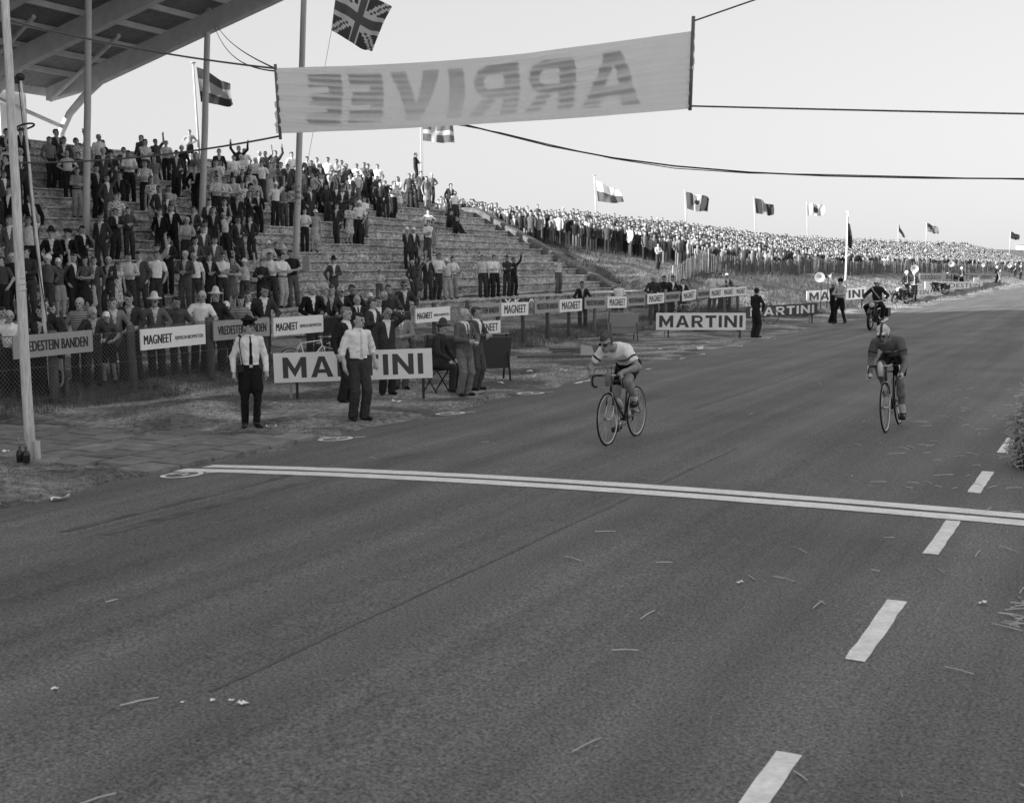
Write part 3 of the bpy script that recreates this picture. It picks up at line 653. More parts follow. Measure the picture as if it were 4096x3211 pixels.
def person(me, loc, rz, scale, slots, label, group=None, parent=None, rot=None):
    if len(me.materials) == 0:
        for t in TAGS: me.materials.append(SKIN)
    o = link('person', me, None, loc, rot if rot is not None else rz); o.scale = (scale,)*3 if not hasattr(scale, '__len__') else scale
    d = default_slots(); d.update(slots)
    for i, t in enumerate(TAGS): s = o.material_slots[i]; s.link = 'OBJECT'; s.material = d[t]
    o['label'] = label; o['category'] = 'person'
    if group: o['group'] = group
    return o
# ---------------------------------------------------------------- spectators
ORD = ['first', 'second', 'third', 'fourth', 'fifth', 'sixth', 'seventh', 'eighth', 'ninth', 'tenth', 'eleventh', 'twelfth', 'thirteenth', 'fourteenth', 'fifteenth', 'sixteenth', 'seventeenth', 'eighteenth', 'nineteenth', 'twentieth']
def ordn(i):
    if i < 20: return ORD[i]
    return 'twenty-'+ORD[i-20]
CROWD = {}
def crowd_mesh(o, p, hat, var):
    key = (o, p, hat, var)
    if key in CROWD: return CROWD[key]
    kw = dict(pose=p, yaw=(-.25, .35, .05)[var], stance=(0, 1, -1)[var], fat=(1, 1.1, .95)[var], hat=hat)
    if o == 'j': kw.update(outfit='jacket')
    if o == 'l': kw.update(outfit='ls')
    if o == 's': kw.update(outfit='ss', sleeve=.32)
    if o == 'd': kw.update(outfit='dress', legs='skirt', hair='long', sleeve=.25, fat=.86)
    if o == 'b': kw.update(outfit='ss', legs='shorts', sleeve=.3, fat=.85)
    if o == 'J': kw.update(outfit='jacket', glasses=True)
    if o == 'S': kw.update(outfit='ss', glasses=True, sleeve=.35)
    if p == 'l': kw.update(lean=.16)
    if p == 'm': kw.update(pose='m')
    CROWD[key] = mesh_of('person', .0165, **kw); return CROWD[key]
HATC = {'k': ('cap', 9), 't': ('hat', 1), 'g': ('straw', 8), 'r': ('beret', 1), 'K': ('cap', 2)}
TW = ['black', 'black', 'dark', 'dark grey', 'grey', 'grey', 'light grey', 'pale', 'white', 'white']
NOUN = {'j': 'jacket', 'J': 'jacket and sunglasses', 'l': 'pullover', 's': 'short-sleeved shirt', 'S': 'shirt and sunglasses', 'd': 'dress', 'b': 'shirt and shorts'}
POSEW = {'w': ' waving one arm', 'W': ' with both arms raised', 'c': ' with folded arms', 'h': ' with hands on hips', 'f': ' with hands together', 'l': ' leaning forward', 'm': ' with hands at face', 'p': ' with hands in pockets', 'n': '', 'b': '', 'a': ''}
HATW = {'k': ' and white cap', 't': ' and dark hat', 'g': ' and pale brimmed hat', 'r': ' and beret', 'K': ' and dark cap'}
# each entry: zoom x, zoom y of the top of the head, outfit+top tone+trouser tone+pose(+hat)
A_ = "95,110,j21n 265,95,j11n 720,115,j22f 620,205,l51n 780,210,j32f 990,225,s83w 1000,290,j62n 1235,180,s83n 1280,250,j21n 1275,345,j31n 1385,365,j22nK 1545,340,j31n 1600,380,s81f 1715,185,l32n 1790,240,s82n 1950,240,s32w 2055,260,s71f 840,385,s71h 975,400,l33n 935,590,s66f 1795,505,s91f 1930,440,d55n 1910,700,d88n 1505,645,j11n 1335,680,j33w 1190,560,j11n 55,435,j12n 40,635,j32n 70,300,s71n 260,350,j21n 380,915,j01n 1435,905,s86n 1515,900,s65n 1590,1080,l32f 1405,1100,j11f 1255,1165,J22n 620,1330,j01nt 850,1330,j01nr 1000,1315,j01n 400,1200,s81w 140,1190,j44w 85,820,j02n 1980,815,j22n 2060,905,j21n 2130,1050,j01n 1980,1105,j01n 2070,1450,j11f 1930,1540,s61w 2105,810,s62n"
B_ = "385,315,l11n 340,445,d75f 305,375,j21n 565,560,j01n 590,400,d54n 860,360,j11n 820,500,s72n 880,500,s82n 1040,440,s91n 1105,325,l11W 1190,355,s82n 1130,430,s81n 1365,385,j21n 1440,390,s41w 1555,380,l21w 1750,400,s81n 1300,470,s71n 1390,510,s82n 1470,530,d66n 1550,520,j43f 1650,525,j31n 1720,550,j31n 1965,455,j11n 1990,505,l11h 2080,465,j11n 2110,530,j21n 2140,665,j11n 840,630,s71n 820,690,s81f 940,710,s82n 1050,700,s72f 1060,620,s11n 1150,610,j11n 1250,615,s71n 1140,770,d82n 1215,700,j11n 1310,725,s72n 1540,760,s81wk 1660,820,s53h 1780,800,s61h 1350,880,j01n 1225,880,j11f 1080,920,j11n 950,985,j11n 760,1075,j11n 720,980,j31n 595,1110,s72n 520,1070,j21n 425,1205,s62f 935,1150,s92w 1100,1195,J22n 1270,1190,j22n 665,1225,j11nK 630,1310,j33n 555,1455,j31n 780,1450,j42n 1975,820,l12n 1915,1100,s81n 2030,1105,d77nk 1900,730,s31n 1460,1490,s71fk 1555,1515,s11n 1680,1560,s71ng"
C_ = "350,465,s81n 440,485,s62n 530,500,j21n 600,545,j22n 720,545,s82f 800,530,s42n 865,545,j21n 975,550,s81p 265,665,j11n 350,685,j11n 390,630,j62n 480,640,j21f 560,565,d44n 640,680,j32n 690,640,s75n 790,640,j21n 850,640,j11n 945,695,l31f 975,770,l31n 1065,755,l22m 1150,760,s81n 1225,705,d88c 1360,665,l32n 1430,660,s41n 1500,640,j31n 1580,700,d55n 1630,660,s52h 1840,790,j21n 1915,885,s82n 1950,890,s81n 335,800,l22n 440,800,j22n 520,830,j22n 630,800,j31n 450,1040,j22p 600,1045,d72f 700,990,s91nk 740,1040,l31f 790,955,s85c 110,820,j22n 1585,1110,s81h 1580,1245,s83n 1350,1320,j21nk 1410,1325,j21nk 1640,1230,d54n 210,690,j11n 170,650,s62n"
D_ = "180,190,l11n 360,130,l22f 560,195,l42nk 730,245,b36wk 890,200,j11n 1020,235,d41f 1165,240,j33n 1330,235,j22f 1430,310,d72n 1590,195,s72f 1760,175,j32n 1920,170,s82n 30,240,s31n"
E_ = "425,165,j33f 560,190,s82n 745,195,j11f 890,190,S92n 1005,235,d44f 1175,250,s73Wk 1385,300,l21n 1510,185,s82f 1635,190,s97f 1780,155,s14n"
F_ = "415,235,j33nt 985,400,s74n 1410,290,l22w 1480,250,d43w 1590,230,j22n 1690,195,s82n 1840,250,s77nk 1910,235,s86n"
G_ = "410,1150,s72n 500,1150,s91n 575,1150,s91n 700,1160,l22c 795,1180,l11W 1345,1175,s84m"
Df = "480,735,j11l 390,830,j21l 110,900,s81l 660,800,j22l 960,750,s62w 1110,850,j22l 1330,900,b31lk 1450,730,j52l 1610,685,j22l 1920,680,J42lg 30,860,j21n"
Ef = "345,730,l32l 585,655,s91l 790,620,l11lg 935,765,s41lk 1080,710,d64l 1185,650,j01l 1350,580,j22l 2020,505,j01l 2100,575,j21l"
Ff = "350,575,j22l 500,600,J11l 660,570,l11l 830,690,s31nk 980,670,l11l 1110,580,l32l 1290,530,J22l"
Gf = "1650,1470,j11l 2100,1485,s81n"
Hf = "665,1380,l21l 790,1400,l11l 865,1375,j11l 1005,1440,j11l 1390,1210,s81h 1510,1265,s71n 1505,1350,s72n 1585,1360,j31n"
ents = []
def parse(s, ox, oy, mode, zf=3.106):
    for e in s.split():
        a, b, c = e.split(','); ents.append((ox+float(a)/zf, oy+float(b)/zf, c, mode))
parse(A_, 0, 480, 't'); parse(B_, 600, 480, 't'); parse(C_, 1200, 480, 't')
parse(D_, 0, 950, 'p'); parse(E_, 600, 950, 'p'); parse(F_, 1200, 950, 'p'); parse(G_, 1800, 650, 'p')
parse(Df, 0, 950, 'f'); parse(Ef, 600, 950, 'f'); parse(Ff, 1200, 950, 'f'); parse(Gf, 1800, 650, 'f'); parse(Hf, 2400, 650, 'f')
placed = []
for px, py, code, mode in ents:
    o, tt, tb, po = code[0], int(code[1]), int(code[2]), code[3]
    if o in 'sSd' and 5 <= tt < 9: tt += 1
    hat = code[4] if len(code) > 4 else None
    hh = 1.75+(.05 if hat else 0)
    if po == 'n' and o in 'jlsJS': po = random.choice('nnnpppaabfc' if o != 'j' else 'nnnppaab')
    if mode == 't':
        best = None
        for k in range(0, NK+1):
            v = SV0+ST_*k+.36; p = PV(px, py, v); e = abs(p[2]-(step_z(k)+hh*.985))
            if best is None or e < best[0]: best = (e, k, p, v)
        _, k, p, v = best; z0 = step_z(k); row = k
    elif mode == 'p':
        v = 24.35+random.uniform(-.15, .15); p = PV(px, py, v); z0 = 1.158; row = -1
    else:
        v = 18.15+random.uniform(-.1, .25); p = PV(px, py, v); u = uvof(p)[0]
        if po == 'l': v = 17.95; p = PV(px, py, v); u = uvof(p)[0]
        z0 = T(u, v)-.01; row = -2
    sc = (p[2]-z0)/hh; lo = .62 if (o in 'bd' or sc < .8) else .88
    sc = min(max(sc, lo), 1.08)
    placed.append(dict(px=px, o=o, tt=tt, tb=tb, po=po, hat=hat, loc=(p[0], p[1], z0), sc=sc, row=row))
for row in set(q['row'] for q in placed):
    L_ = sorted([q for q in placed if q['row'] == row], key=lambda q: q['px'])
    for i, q in enumerate(L_):
        var = random.randrange(3) if q['po'] in 'npa' else random.randrange(2)
        h = HATC[q['hat']][0] if q['hat'] else None
        me = crowd_mesh(q['o'], q['po'], h, var)
        child = q['sc'] < .84
        noun = 'child' if child else ('woman' if q['o'] == 'd' else 'man')
        where = {-1: 'on the platform wall', -2: 'behind the wire fence'}.get(row, 'on terrace step %s' % ['one', 'two', 'three', 'four', 'five', 'six', 'seven', 'eight', 'nine', 'ten', 'eleven', 'twelve', 'thirteen', 'fourteen', 'fifteen', 'sixteen', 'seventeen', 'eighteen'][max(0, row)])
        lab = '%s in %s %s%s%s, %s from left %s' % (noun, TW[q['tt']], NOUN[q['o']], HATW.get(q['hat'], ''), POSEW[q['po']] if not (q['hat'] and q['o'] in 'JSb') else '', ordn(i), where)
        ws = lab.split()
        if len(ws) > 16: lab = '%s in %s %s, %s from left %s' % (noun, TW[q['tt']], NOUN[q['o']].split(' and ')[0], ordn(i), where)
        tm = cloth(q['tt']); bm = cloth(q['tb'])
        if q['o'] == 'd': bm = tm if random.random() < .6 else bm
        r = random.random()
        if q['o'] in 'sS' and q['tt'] >= 6 and r < .14: tm = pattern('check', max(0, q['tt']-3), q['tt'])
        elif q['o'] in 'sd' and q['tt'] in (6, 7, 8) and r < .22: tm = pattern('stripe', q['tt'], q['tt']-4)
        elif q['o'] == 'd' and r < .6: tm = bm = pattern('floral', max(1, q['tt']-3), q['tt'])
        hairm = random.choice([HAIRD, HAIRD, HAIRD, HAIRM, HAIRM, HAIRW if not child else HAIRM])
        slots = dict(top=tm, bottom=bm, hair=hairm, skin=random.choice([SKIN, SKIN, SKIN2]), shirt=cloth(random.choice([7, 8, 9, 9])), tie=cloth(1))
        if h: slots['hat'] = cloth(HATC[q['hat']][1])
        rz = random.gauss(.22, .33)
        if row == -2: rz = random.gauss(.3, .2)
        person(me, q['loc'], rz, (q['sc']*random.uniform(.96, 1.06), q['sc']*random.uniform(.96, 1.04), q['sc']), slots, lab, {-1: 'spectators on the platform wall', -2: 'spectators behind the wire fence'}.get(row, 'spectators on the terrace steps'), rot=(random.gauss(.02, .035), random.gauss(0, .03), rz))
print('spectators', len(placed), 'meshes', len(CROWD))
# ================================================================ WIRE FENCE WITH BOARDS
FV = 17.3
NET = mat('galvanised_wire', .20, .5, .1, 5, metal=.5)
fence = empty('wire_fence', W3(30, FV, 0), 0, label='chain link fence on thick wooden posts between verge and spectators', category='fence')
FO = Vector(W3(30, FV, 0))
def fpt(u, v, z): return Vector(W3(u, v, z))-FO
posts = [uvof(PV(px, 1400, FV))[0] for px in (225, 545, 858, 1073, 1300, 1465, 1752, 1880, 2005, 2105, 2200, 2285, 2385, 2460, 2530, 2612, 2672, 2745, 2800, 2862, 2905, 2955)]
posts = [8.5, 11.5]+posts
for i, u in enumerate(posts):
    z0 = T(u, FV); h = 1.34 if i < 8 else 1.42; r = .085 if i < 6 else .065
    m = WOODL if i > 12 and i % 2 == 0 else WOOD
    mb = MB(); n = 6; mb.tube([(0, 0, -.3), (.004, 0, .4), (-.006, .004, .9), (0, 0, h-.02), (0, 0, h)], [r, r*1.0, r*.97, r*.95, r*.8], 9)
    o = mb.build('fence_post', m, fence); o.location = fpt(u, FV+.10, z0); o.rotation_euler = (random.gauss(0, .02), random.gauss(0, .02), random.random())
# woven wire: two sets of slanting wires, panel by panel
def net_panel(u0, u1):
    z0, z1 = T((u0+u1)/2, FV)+.10, T((u0+u1)/2, FV)+1.25; L = u1-u0; H = z1-z0; sp = .085; r = .0035; mb = MB()
    for sgn in (1, -1):
        c = -H
        while c < L:
            a, b = max(0, c), min(L, c+H)
            if b-a > .03:
                za, zb = (a-c), (b-c)
                if sgn < 0: za, zb = H-za, H-zb
                d = .004*sgn
                mb.tube([fpt(u0+a, FV+d, z0+za), fpt(u0+b, FV+d, z0+zb)], r, 3, cap=False)
            c += sp
    for z in (z0, (z0+z1)/2, z1): mb.tube([fpt(u0, FV-.012, z), fpt((u0+u1)/2, FV-.012, z-.012), fpt(u1, FV-.012, z)], .004, 4, cap=False)
    o = mb.build('wire_net', NET, fence, kind='stuff'); return o
ps = sorted(posts)
for a, b in zip(ps[:-1], ps[1:]): net_panel(a, b)
for z in (1.50,):
    mb = MB(); mb.tube([fpt(a, FV+.02, T(a, FV)+z-.25+.02*math.sin(a)) for a in np.arange(8, 60, .8)], .006, 4); mb.build('top_wire', NET, fence)
# ---- boards
def embolden(me, d):
    V = np.array([v.co[:] for v in me.vertices]); P_ = [list(p.vertices) for p in me.polygons]; mb = MB()
    for i, dx in enumerate((-d, 0, d)): mb.add(V+np.array((dx, -.0006*i, 0)), P_)
    m2 = bpy.data.meshes.new('lettering'); m2.from_pydata(mb.v, [], mb.f); return m2
def board(name, corners, v=None, pts=None, text=None, fg=None, bgm=WHITE, word=None, label='', category='sign', legs=None, thick=.03, tfit=.86, hfit=.6, bold=.02, extra=None, tcenter=0.):
    """corners: TL TR BR BL photo pixels, on the plane v or at ground-anchored points pts"""
    if v is not None: P = [Vector(PV(x, y, v)) for x, y in corners]
    else: P = [Vector(q) for q in pts]
    TLp, TRp, BRp, BLp = P
    c = sum(P, Vector())/4; ex = ((TRp-TLp)+(BRp-BLp))/2; ex.z = 0; W_ = ex.length; ex.normalize()
    H_ = ((TLp.z-BLp.z)+(TRp.z-BRp.z))/2; tilt = math.atan2(((TRp.z-TLp.z)+(BRp.z-BLp.z))/2, W_)
    rz = math.atan2(ex.y, ex.x)
    root = empty(name, (c.x, c.y, c.z), (0, -tilt, rz), label=label, category=category)
    mb = MB(); mb.box((0, 0, 0), (W_, thick, H_)); mb.build('panel', bgm, root)
    fgm = fg or BLACKP
    if word:
        m = glyph_mb(word, W_*tfit, H_*hfit, -thick/2-.004); m.build('lettering', fgm, root)
    for t in (text or []):
        s, cx, cz, ww, hh = t[:5]
        me = embolden(text_mesh(s, W_*ww, H_*hh, t[5] if len(t) > 5 else bold), (.10 if len(s) < 18 else .03)*H_*hh/2.2); me.materials.append(fgm); o = link('lettering', me, root); o.location = (W_*cx, -thick/2-.004, H_*cz)
    for lx, gz, m in (legs or []):     # legs: fraction along, ground z
        mb = MB(); zt = H_*.35
        mb.box((0, 0, 0), (.05, .035, zt-(gz-c.z)+.1)); o = mb.build('leg', m, root); o.location = (W_*lx, thick/2+.03, (zt+(gz-c.z)-.1)/2); o.rotation_euler = (0, tilt, 0)
    return root, W_, H_
VR = [('VREDESTEIN BANDEN', 0, 0, .86, .46, .0)]
MG = [('MAGNEET', 0, 0, .80, .62, .0)]
MR = [('MAGNEET', -.245, -.02, .42, .44, .0), ('RIJWIELEN-BROMFIETSEN', .235, -.08, .44, .24, .0)]
near = {0: 'behind the tall white pole', 1: 'left of the police officer', 2: 'directly behind the police officer', 3: 'above the parked bicycle', 4: 'left of the white-haired man', 5: 'above another white board by the easel', 6: 'upper, with a bicycle emblem board behind', 7: 'low on the fence above the dark easel'}
bl = [([(45, 1345), (365, 1320), (372, 1405), (57, 1438)], 'V'), ([(557, 1318), (817, 1297), (822, 1375), (565, 1402)], 'R'), ([(850, 1285), (1075, 1270), (1078, 1343), (856, 1364)], 'V'),
      ([(1091, 1272), (1290, 1259), (1292, 1327), (1094, 1345)], 'R'), ([(1659, 1235), (1798, 1225), (1800, 1280), (1662, 1294)], 'R'), ([(1885, 1218), (2000, 1210), (2000, 1265), (1885, 1275)], 'V'),
      ([(2004, 1212), (2112, 1207), (2112, 1260), (2005, 1265)], 'M'), ([(1884, 1290), (2000, 1279), (2001, 1332), (1885, 1338)], 'M'), ([(2138, 1202), (2235, 1196), (2236, 1248), (2139, 1253)], 'V'),
      ([(2237, 1199), (2327, 1194), (2327, 1243), (2238, 1249)], 'M'), ([(2338, 1190), (2422, 1187), (2422, 1233), (2339, 1235)], 'V'), ([(2429, 1187), (2506, 1186), (2506, 1231), (2430, 1232)], 'M'),
      ([(2508, 1182), (2579, 1178), (2579, 1221), (2509, 1224)], 'V'), ([(2589, 1176), (2655, 1172), (2655, 1211), (2590, 1218)], 'M'), ([(2658, 1170), (2718, 1165), (2718, 1203), (2658, 1210)], 'V'),
      ([(2728, 1166), (2781, 1157), (2783, 1197), (2729, 1205)], 'M'), ([(2787, 1160), (2838, 1155), (2839, 1190), (2788, 1195)], 'V'), ([(2840, 1155), (2888, 1151), (2889, 1188), (2841, 1193)], 'M'),
      ([(2890, 1151), (2937, 1148), (2938, 1184), (2891, 1188)], 'M'), ([(2940, 1150), (2985, 1146), (2985, 1180), (2941, 1183)], 'M')]
nV = nM = 0
for i, (cs, kd) in enumerate(bl):
    if kd == 'V': nV += 1
    else: nM += 1
    nm = ('grey board with dark brand lettering, %s grey board from left on fence' % ordn(nV-1)) if kd == 'V' else ('white board with dark brand lettering, %s white board from left on fence' % ordn(nM-1))
    board('advertising_board', cs, v=FV-.06, text={'V': VR, 'M': MG, 'R': MR}[kd], bgm=GREYP if kd == 'V' else WHITE, label=nm)
# round emblem board behind the sixth one
ro, W_, H_ = board('advertising_board', [(2010, 1196), (2135, 1190), (2135, 1250), (2010, 1256)], v=FV+.25, text=[('V-K', -.2, .32, .5, .3, .03)], fg=WHITE, bgm=BLACKP, label='dark board with white letters and round white emblem behind fence boards')
mb = MB(); mb.lathe([(.001, 0), (.24, 0)], n=24, M=Matrix.Rotation(PI/2, 3, 'X')); mb.lathe([(.13, .004), (.15, .004), (.16, .004)], n=24, mi=1, M=Matrix.Rotation(PI/2, 3, 'X')); o = mb.build('emblem', [WHITE, BLACKP], ro); o.location = (W_*.40, -.025, -.02)
# ---- free-standing MARTINI boards
def gp(px, py, base_px, base_py, zg=0.):
    """point at pixel, on the upright line above the ground point seen at base"""
    b = G(base_px, base_py, zg); return Vector(PY(px, py, b[1]))
MBLUE = mat('dark_sign_paint', .075, .6, .06, 4)
def mboard(cs, base, zg, label, **kw):
    (lx, ly), (rx, ry) = base
    Yl = G(lx, ly, zg)[1]; Yr = G(rx, ry, zg)[1]
    def pt(c):
        t = (c[0]-lx)/(rx-lx); return Vector(PY(c[0], c[1], Yl+(Yr-Yl)*t))
    return board('advertising_board', None, pts=[pt(c) for c in cs], label=label, legs=[(-.40, zg, WOODL), (-.36, zg, BLACKP), (.40, zg, WOODL), (.44, zg, BLACKP)] if 'legs' not in kw else kw.pop('legs'), **kw)
mboard([(1095, 1413), (1728, 1393), (1730, 1510), (1095, 1532)], ((1165, 1593), (1667, 1592)), 0, 'large white board with bold dark capitals behind man in white shirt', word='MARTINI', fg=MBLUE, hfit=.70, tfit=.885)
mboard([(2624, 1252), (2981, 1251), (2984, 1320), (2624, 1319)], ((2685, 1350), (2925, 1350)), 0, 'white board with bold dark capitals on the verge behind the first cyclist', word='MARTINI', fg=MBLUE, hfit=.70, tfit=.93)
mboard([(2980, 1228), (3263, 1211), (3274, 1257), (2990, 1273)], ((3060, 1300), (3240, 1291)), 0, 'dark board with white capitals beside the man seen from behind', word='MARTINI', fg=WHITE, bgm=MBLUE, hfit=.72, tfit=.90)
mboard([(3222, 1165), (3462, 1149), (3466, 1195), (3231, 1210)], ((3240, 1240), (3442, 1236)), .05, 'white board with dark capitals behind the two police officers', word='MARTINI', fg=MBLUE, hfit=.70, tfit=.92)
def fboard(cs, v, label, **kw): return board('advertising_board', cs, v=v, label=label, **kw)
r1, W_, H_ = fboard([(3676, 1097), (3968, 1092), (3968, 1121), (3676, 1123)], 15.6, 'long grey banner with three repeats of dark capitals far along the track', word='MARTINI', fg=BLACKP, bgm=GREYP, hfit=.68, tfit=.44)
for sx in (-.385, .385):
    mb = MB(); mb.lathe([(.001, 0), (H_*.42, 0)], n=18, M=Matrix.Rotation(PI/2, 3, 'X')); o = mb.build('roundel', BLACKP, r1); o.location = (W_*sx, -.02, 0)
    mb = MB(); mb.box((0, 0, 0), (W_*.2, .006, H_*.42)); o = mb.build('name_bar', BLACKP, r1); o.location = (W_*sx, -.026, 0)
    m = glyph_mb('MARTINI', W_*.185, H_*.3, 0); o = m.build('lettering', GREYP, r1); o.location = (W_*sx, -.033, 0)
fboard([(3699, 1130), (3929, 1125), (3929, 1156), (3699, 1156)], 14.3, 'white board with thin dark capitals below the long grey banner', text=[('VREDESTEIN', 0, 0, .88, .62, .004)])
fboard([(3541, 1158), (3722, 1153), (3722, 1184), (3541, 1187)], 13.9, 'white board with thin dark capitals behind the parked motorcycles', text=[('VREDESTEIN', 0, 0, .88, .62, .004)])
fboard([(3895, 1110), (3917, 1109), (3917, 1123), (3895, 1124)], 14.0, 'small blank white sign standing above the far white board')
# ---- A-frame easels
def easel(px, py, wid, hei, rz, panel_m, label, lettering=None, frame_m=WOOD):
    p = G(px, py); root = empty('a_frame_board', p, rz, label=label, category='easel'); sp = .32
    tl = math.atan2(sp, hei)
    for sy in (-1, 1):
        M = Matrix.Rotation(-sy*tl, 3, 'X')
        mb = MB(); mb.box((0, 0, 0), (wid, .025, hei*.72), M=M); o = mb.build('panel', panel_m, root); o.location = (0, sy*sp*.42, hei*.60)
        for sx in (-1, 1):
            mb = MB(); mb.tube([(sx*wid*.46, sy*.02, hei*1.0), (sx*wid*.46, sy*sp, 0)], .022, 6); mb.build('leg', frame_m, root)
    mb = MB(); mb.tube([(-wid*.5, 0, hei), (wid*.5, 0, hei)], .02, 6); mb.build('top_rail', WOODL, root)
    if lettering:
        for s, dz, ww, hh in lettering:
            me = text_mesh(s, ww*wid, hh, .004); me.materials.append(BLACKP); o = link('lettering', me, root); yy = -sp*(hei-(hei*.6+dz))/hei-.022
            o.location = (0, yy-.012, hei*.60+dz); o.rotation_euler = (-tl, 0, 0)
    return root
easel(1935, 1520, 1.15, 1.02, .25, MBLUE, 'dark folding results easel beside the white-haired man', frame_m=BLACKP)
easel(1800, 1505, 1.10, .95, .25, MBLUE, 'dark folding easel between the seated man and the white-haired man', frame_m=BLACKP)
easel(2490, 1362, .98, .98, .12, GREYP, 'grey folding sign with faint writing left of the first cyclist', [('FINISH', .12, .6, .10), ('KOERS EN TIJDEN', -.15, .7, .07)])
# white bag hung on the easel
mb = MB(); mb.ball((0, 0, 0), .11, 0, 10, (.8, .55, 1.5)); mb.tube([(0, 0, .12), (-.03, 0, .42)], .012, 5)
p = G(1995, 1515); mb.build('cloth_bag', WHITE, None, (p[0]+.02, p[1]-.2, .50), (0, .25, 0), label='white cloth bag hanging from the dark easel leg', category='bag')
# planks on the grass
for px, py, L, rz in [(2230, 1432, 2.2, .1), (2300, 1412, 1.3, .05), (2330, 1402, 2.0, .0)]:
    p = G(px, py); mb = MB(); mb.box((0, 0, .04), (L, .12, .06)); mb.build('plank', WOOD, None, p, rz, label={2230: 'longest weathered plank lying on the grass behind the first cyclist', 2300: 'short dark plank lying on the grass', 2330: 'thin plank lying farthest back on the grass'}[px], category='plank')
p = G(2345, 1425); mb = MB(); mb.add([(-.2, -.12, 0), (.22, -.14, .01), (.17, .05, .26), (-.14, .06, .30), (-.2, -.1, -.012), (.22, -.12, 0), (.17, .07, .25), (-.14, .08, .29)], [(0, 1, 2, 3), (7, 6, 5, 4), (0, 4, 5, 1), (1, 5, 6, 2), (2, 6, 7, 3), (3, 7, 4, 0)])
mb.build('paper_sheet', GREYP, None, (p[0], p[1], .02), .2, label='propped pale card on the grass beside the planks', category='card')
# ================================================================ POLES, ROPES, BANNER, FLAGS
POLEW = mat('flaking_white_wood', .68, .85, .10, 6, .5, 30, stretch=(14, 14, 1.2), var2=.22, scale2=3)
POLEG = mat('grey_white_pole', .5, .7, .08, 6)
def pole(name, base, top, r0, r1, m, label, n=12, extra=None):
    base = Vector(base); top = Vector(top); root = empty(name, base, 0, label=label, category='pole'); d = top-base
    mb = MB(); N = 12; mb.tube([d*(i/N)+Vector((random.gauss(0, .004), random.gauss(0, .004), 0)) for i in range(N+1)], [r0+(r1-r0)*i/N for i in range(N+1)], n); mb.build('shaft', m, root)
    return root
b = G(125, 1848); dirn = PY(15, -60, b[1]-.1)
wp = pole('finish_pole', b, dirn, .068, .048, POLEW, 'thick flaking white wooden pole nearest the camera at the left')
mb = MB(); mb.lathe([(.001, .05), (.33, .05), (.36, .03), (.36, -.05)], n=20); mb.build('base_plate', SLAB[1], wp)
mb = MB(); mb.box((.10, -.03, .14), (.06, .05, .28)); mb.build('wedge', POLEW, wp)
mb = MB(); q = dirn-b; mb.tube([q*.62+Vector((.045*math.cos(a), .045*math.sin(a), .1*math.sin(.5*a))) for a in np.linspace(0, 4*PI, 24)], .009, 5); mb.tube([q*.36+Vector((.058*math.cos(a), .058*math.sin(a), .012*a)) for a in np.linspace(0, 6*PI, 34)], .009, 5); mb.build('rope_lashing', ROPEL, wp)
GLASS = mat('dark_bottle', .02, .15, .1, 5, spec=.6)
for i, (px, py) in enumerate([(88, 1845), (112, 1848)]):
    p = G(px, py, .05); mb = MB(); mb.lathe([(.001, 0), (.045, 0), (.048, .10), (.04, .14), (.014, .16), (.014, .20), (.001, .20)], n=12); r = mb.build('ink_pot', GLASS, None, (p[0], p[1]-.05, .052), 0, label=['left one of two dark jars with sticks at the white pole foot', 'right one of two dark jars with sticks at the white pole foot'][i], category='jar')
    mb = MB(); mb.tube([(0, 0, .18), (-.02, 0, .34)], .006, 5); mb.build('stick', WOODL, r)
b = G(212, 1618); t = PY(82, 320, b[1]-.1)
fp = pole('slim_mast', b, t, .035, .022, POLEW, 'slim white mast with dark ring and coiled rope behind the thick pole')
q = Vector(t)-Vector(b); mb = MB()
mb.tube([q*.86+Vector((.155*math.cos(a), .12*math.sin(a), .05*math.cos(a+.4))) for a in np.linspace(0, 2*PI, 22)[:-1]], .018, 6, closed=True); mb.build('ring', BLACKP, fp)
mb = MB(); mb.ball(q+Vector((0, 0, .05)), .07, 0, 10, (1.2, 1, 1)); mb.box(q+Vector((-.07, 0, .0)), (.1, .1, .12)); mb.build('lamp_head', BLACKP, fp)
mb = MB()
for j in range(5): mb.tube([Vector((.16+.05*math.sin(a)*(1+.12*j), -.04, .52+.16*math.cos(a)*(1+.05*j))) for a in np.linspace(0, 2*PI, 16)[:-1]], .008, 5, closed=True)
mb.tube([(.17, -.04, .66), (.2, -.04, .85), (.16, -.03, .8), (.02, 0, 1.0)], .012, 5); mb.box((.19, -.05, .74), (.07, .05, .2)); mb.build('rope_coil', ROPEL, fp)
mb = MB(); mb.tube([q*.99+Vector((-.03, -.03, 0)), q*.5+Vector((-.02, -.05, 0)), Vector((.06, -.05, .9)), Vector((.1, -.05, .3)), Vector((.02, -.02, .02))], .009, 5); mb.build('cable', BLACKP, fp)
mb = MB(); mb.lathe([(.001, .05), (.16, .05), (.18, 0)], (.25, .02, 0), 14); mb.lathe([(.05, 0), (.05, .42), (.001, .42)], (.25, .02, .04), 10); mb.build('socket', DSTEEL, fp)
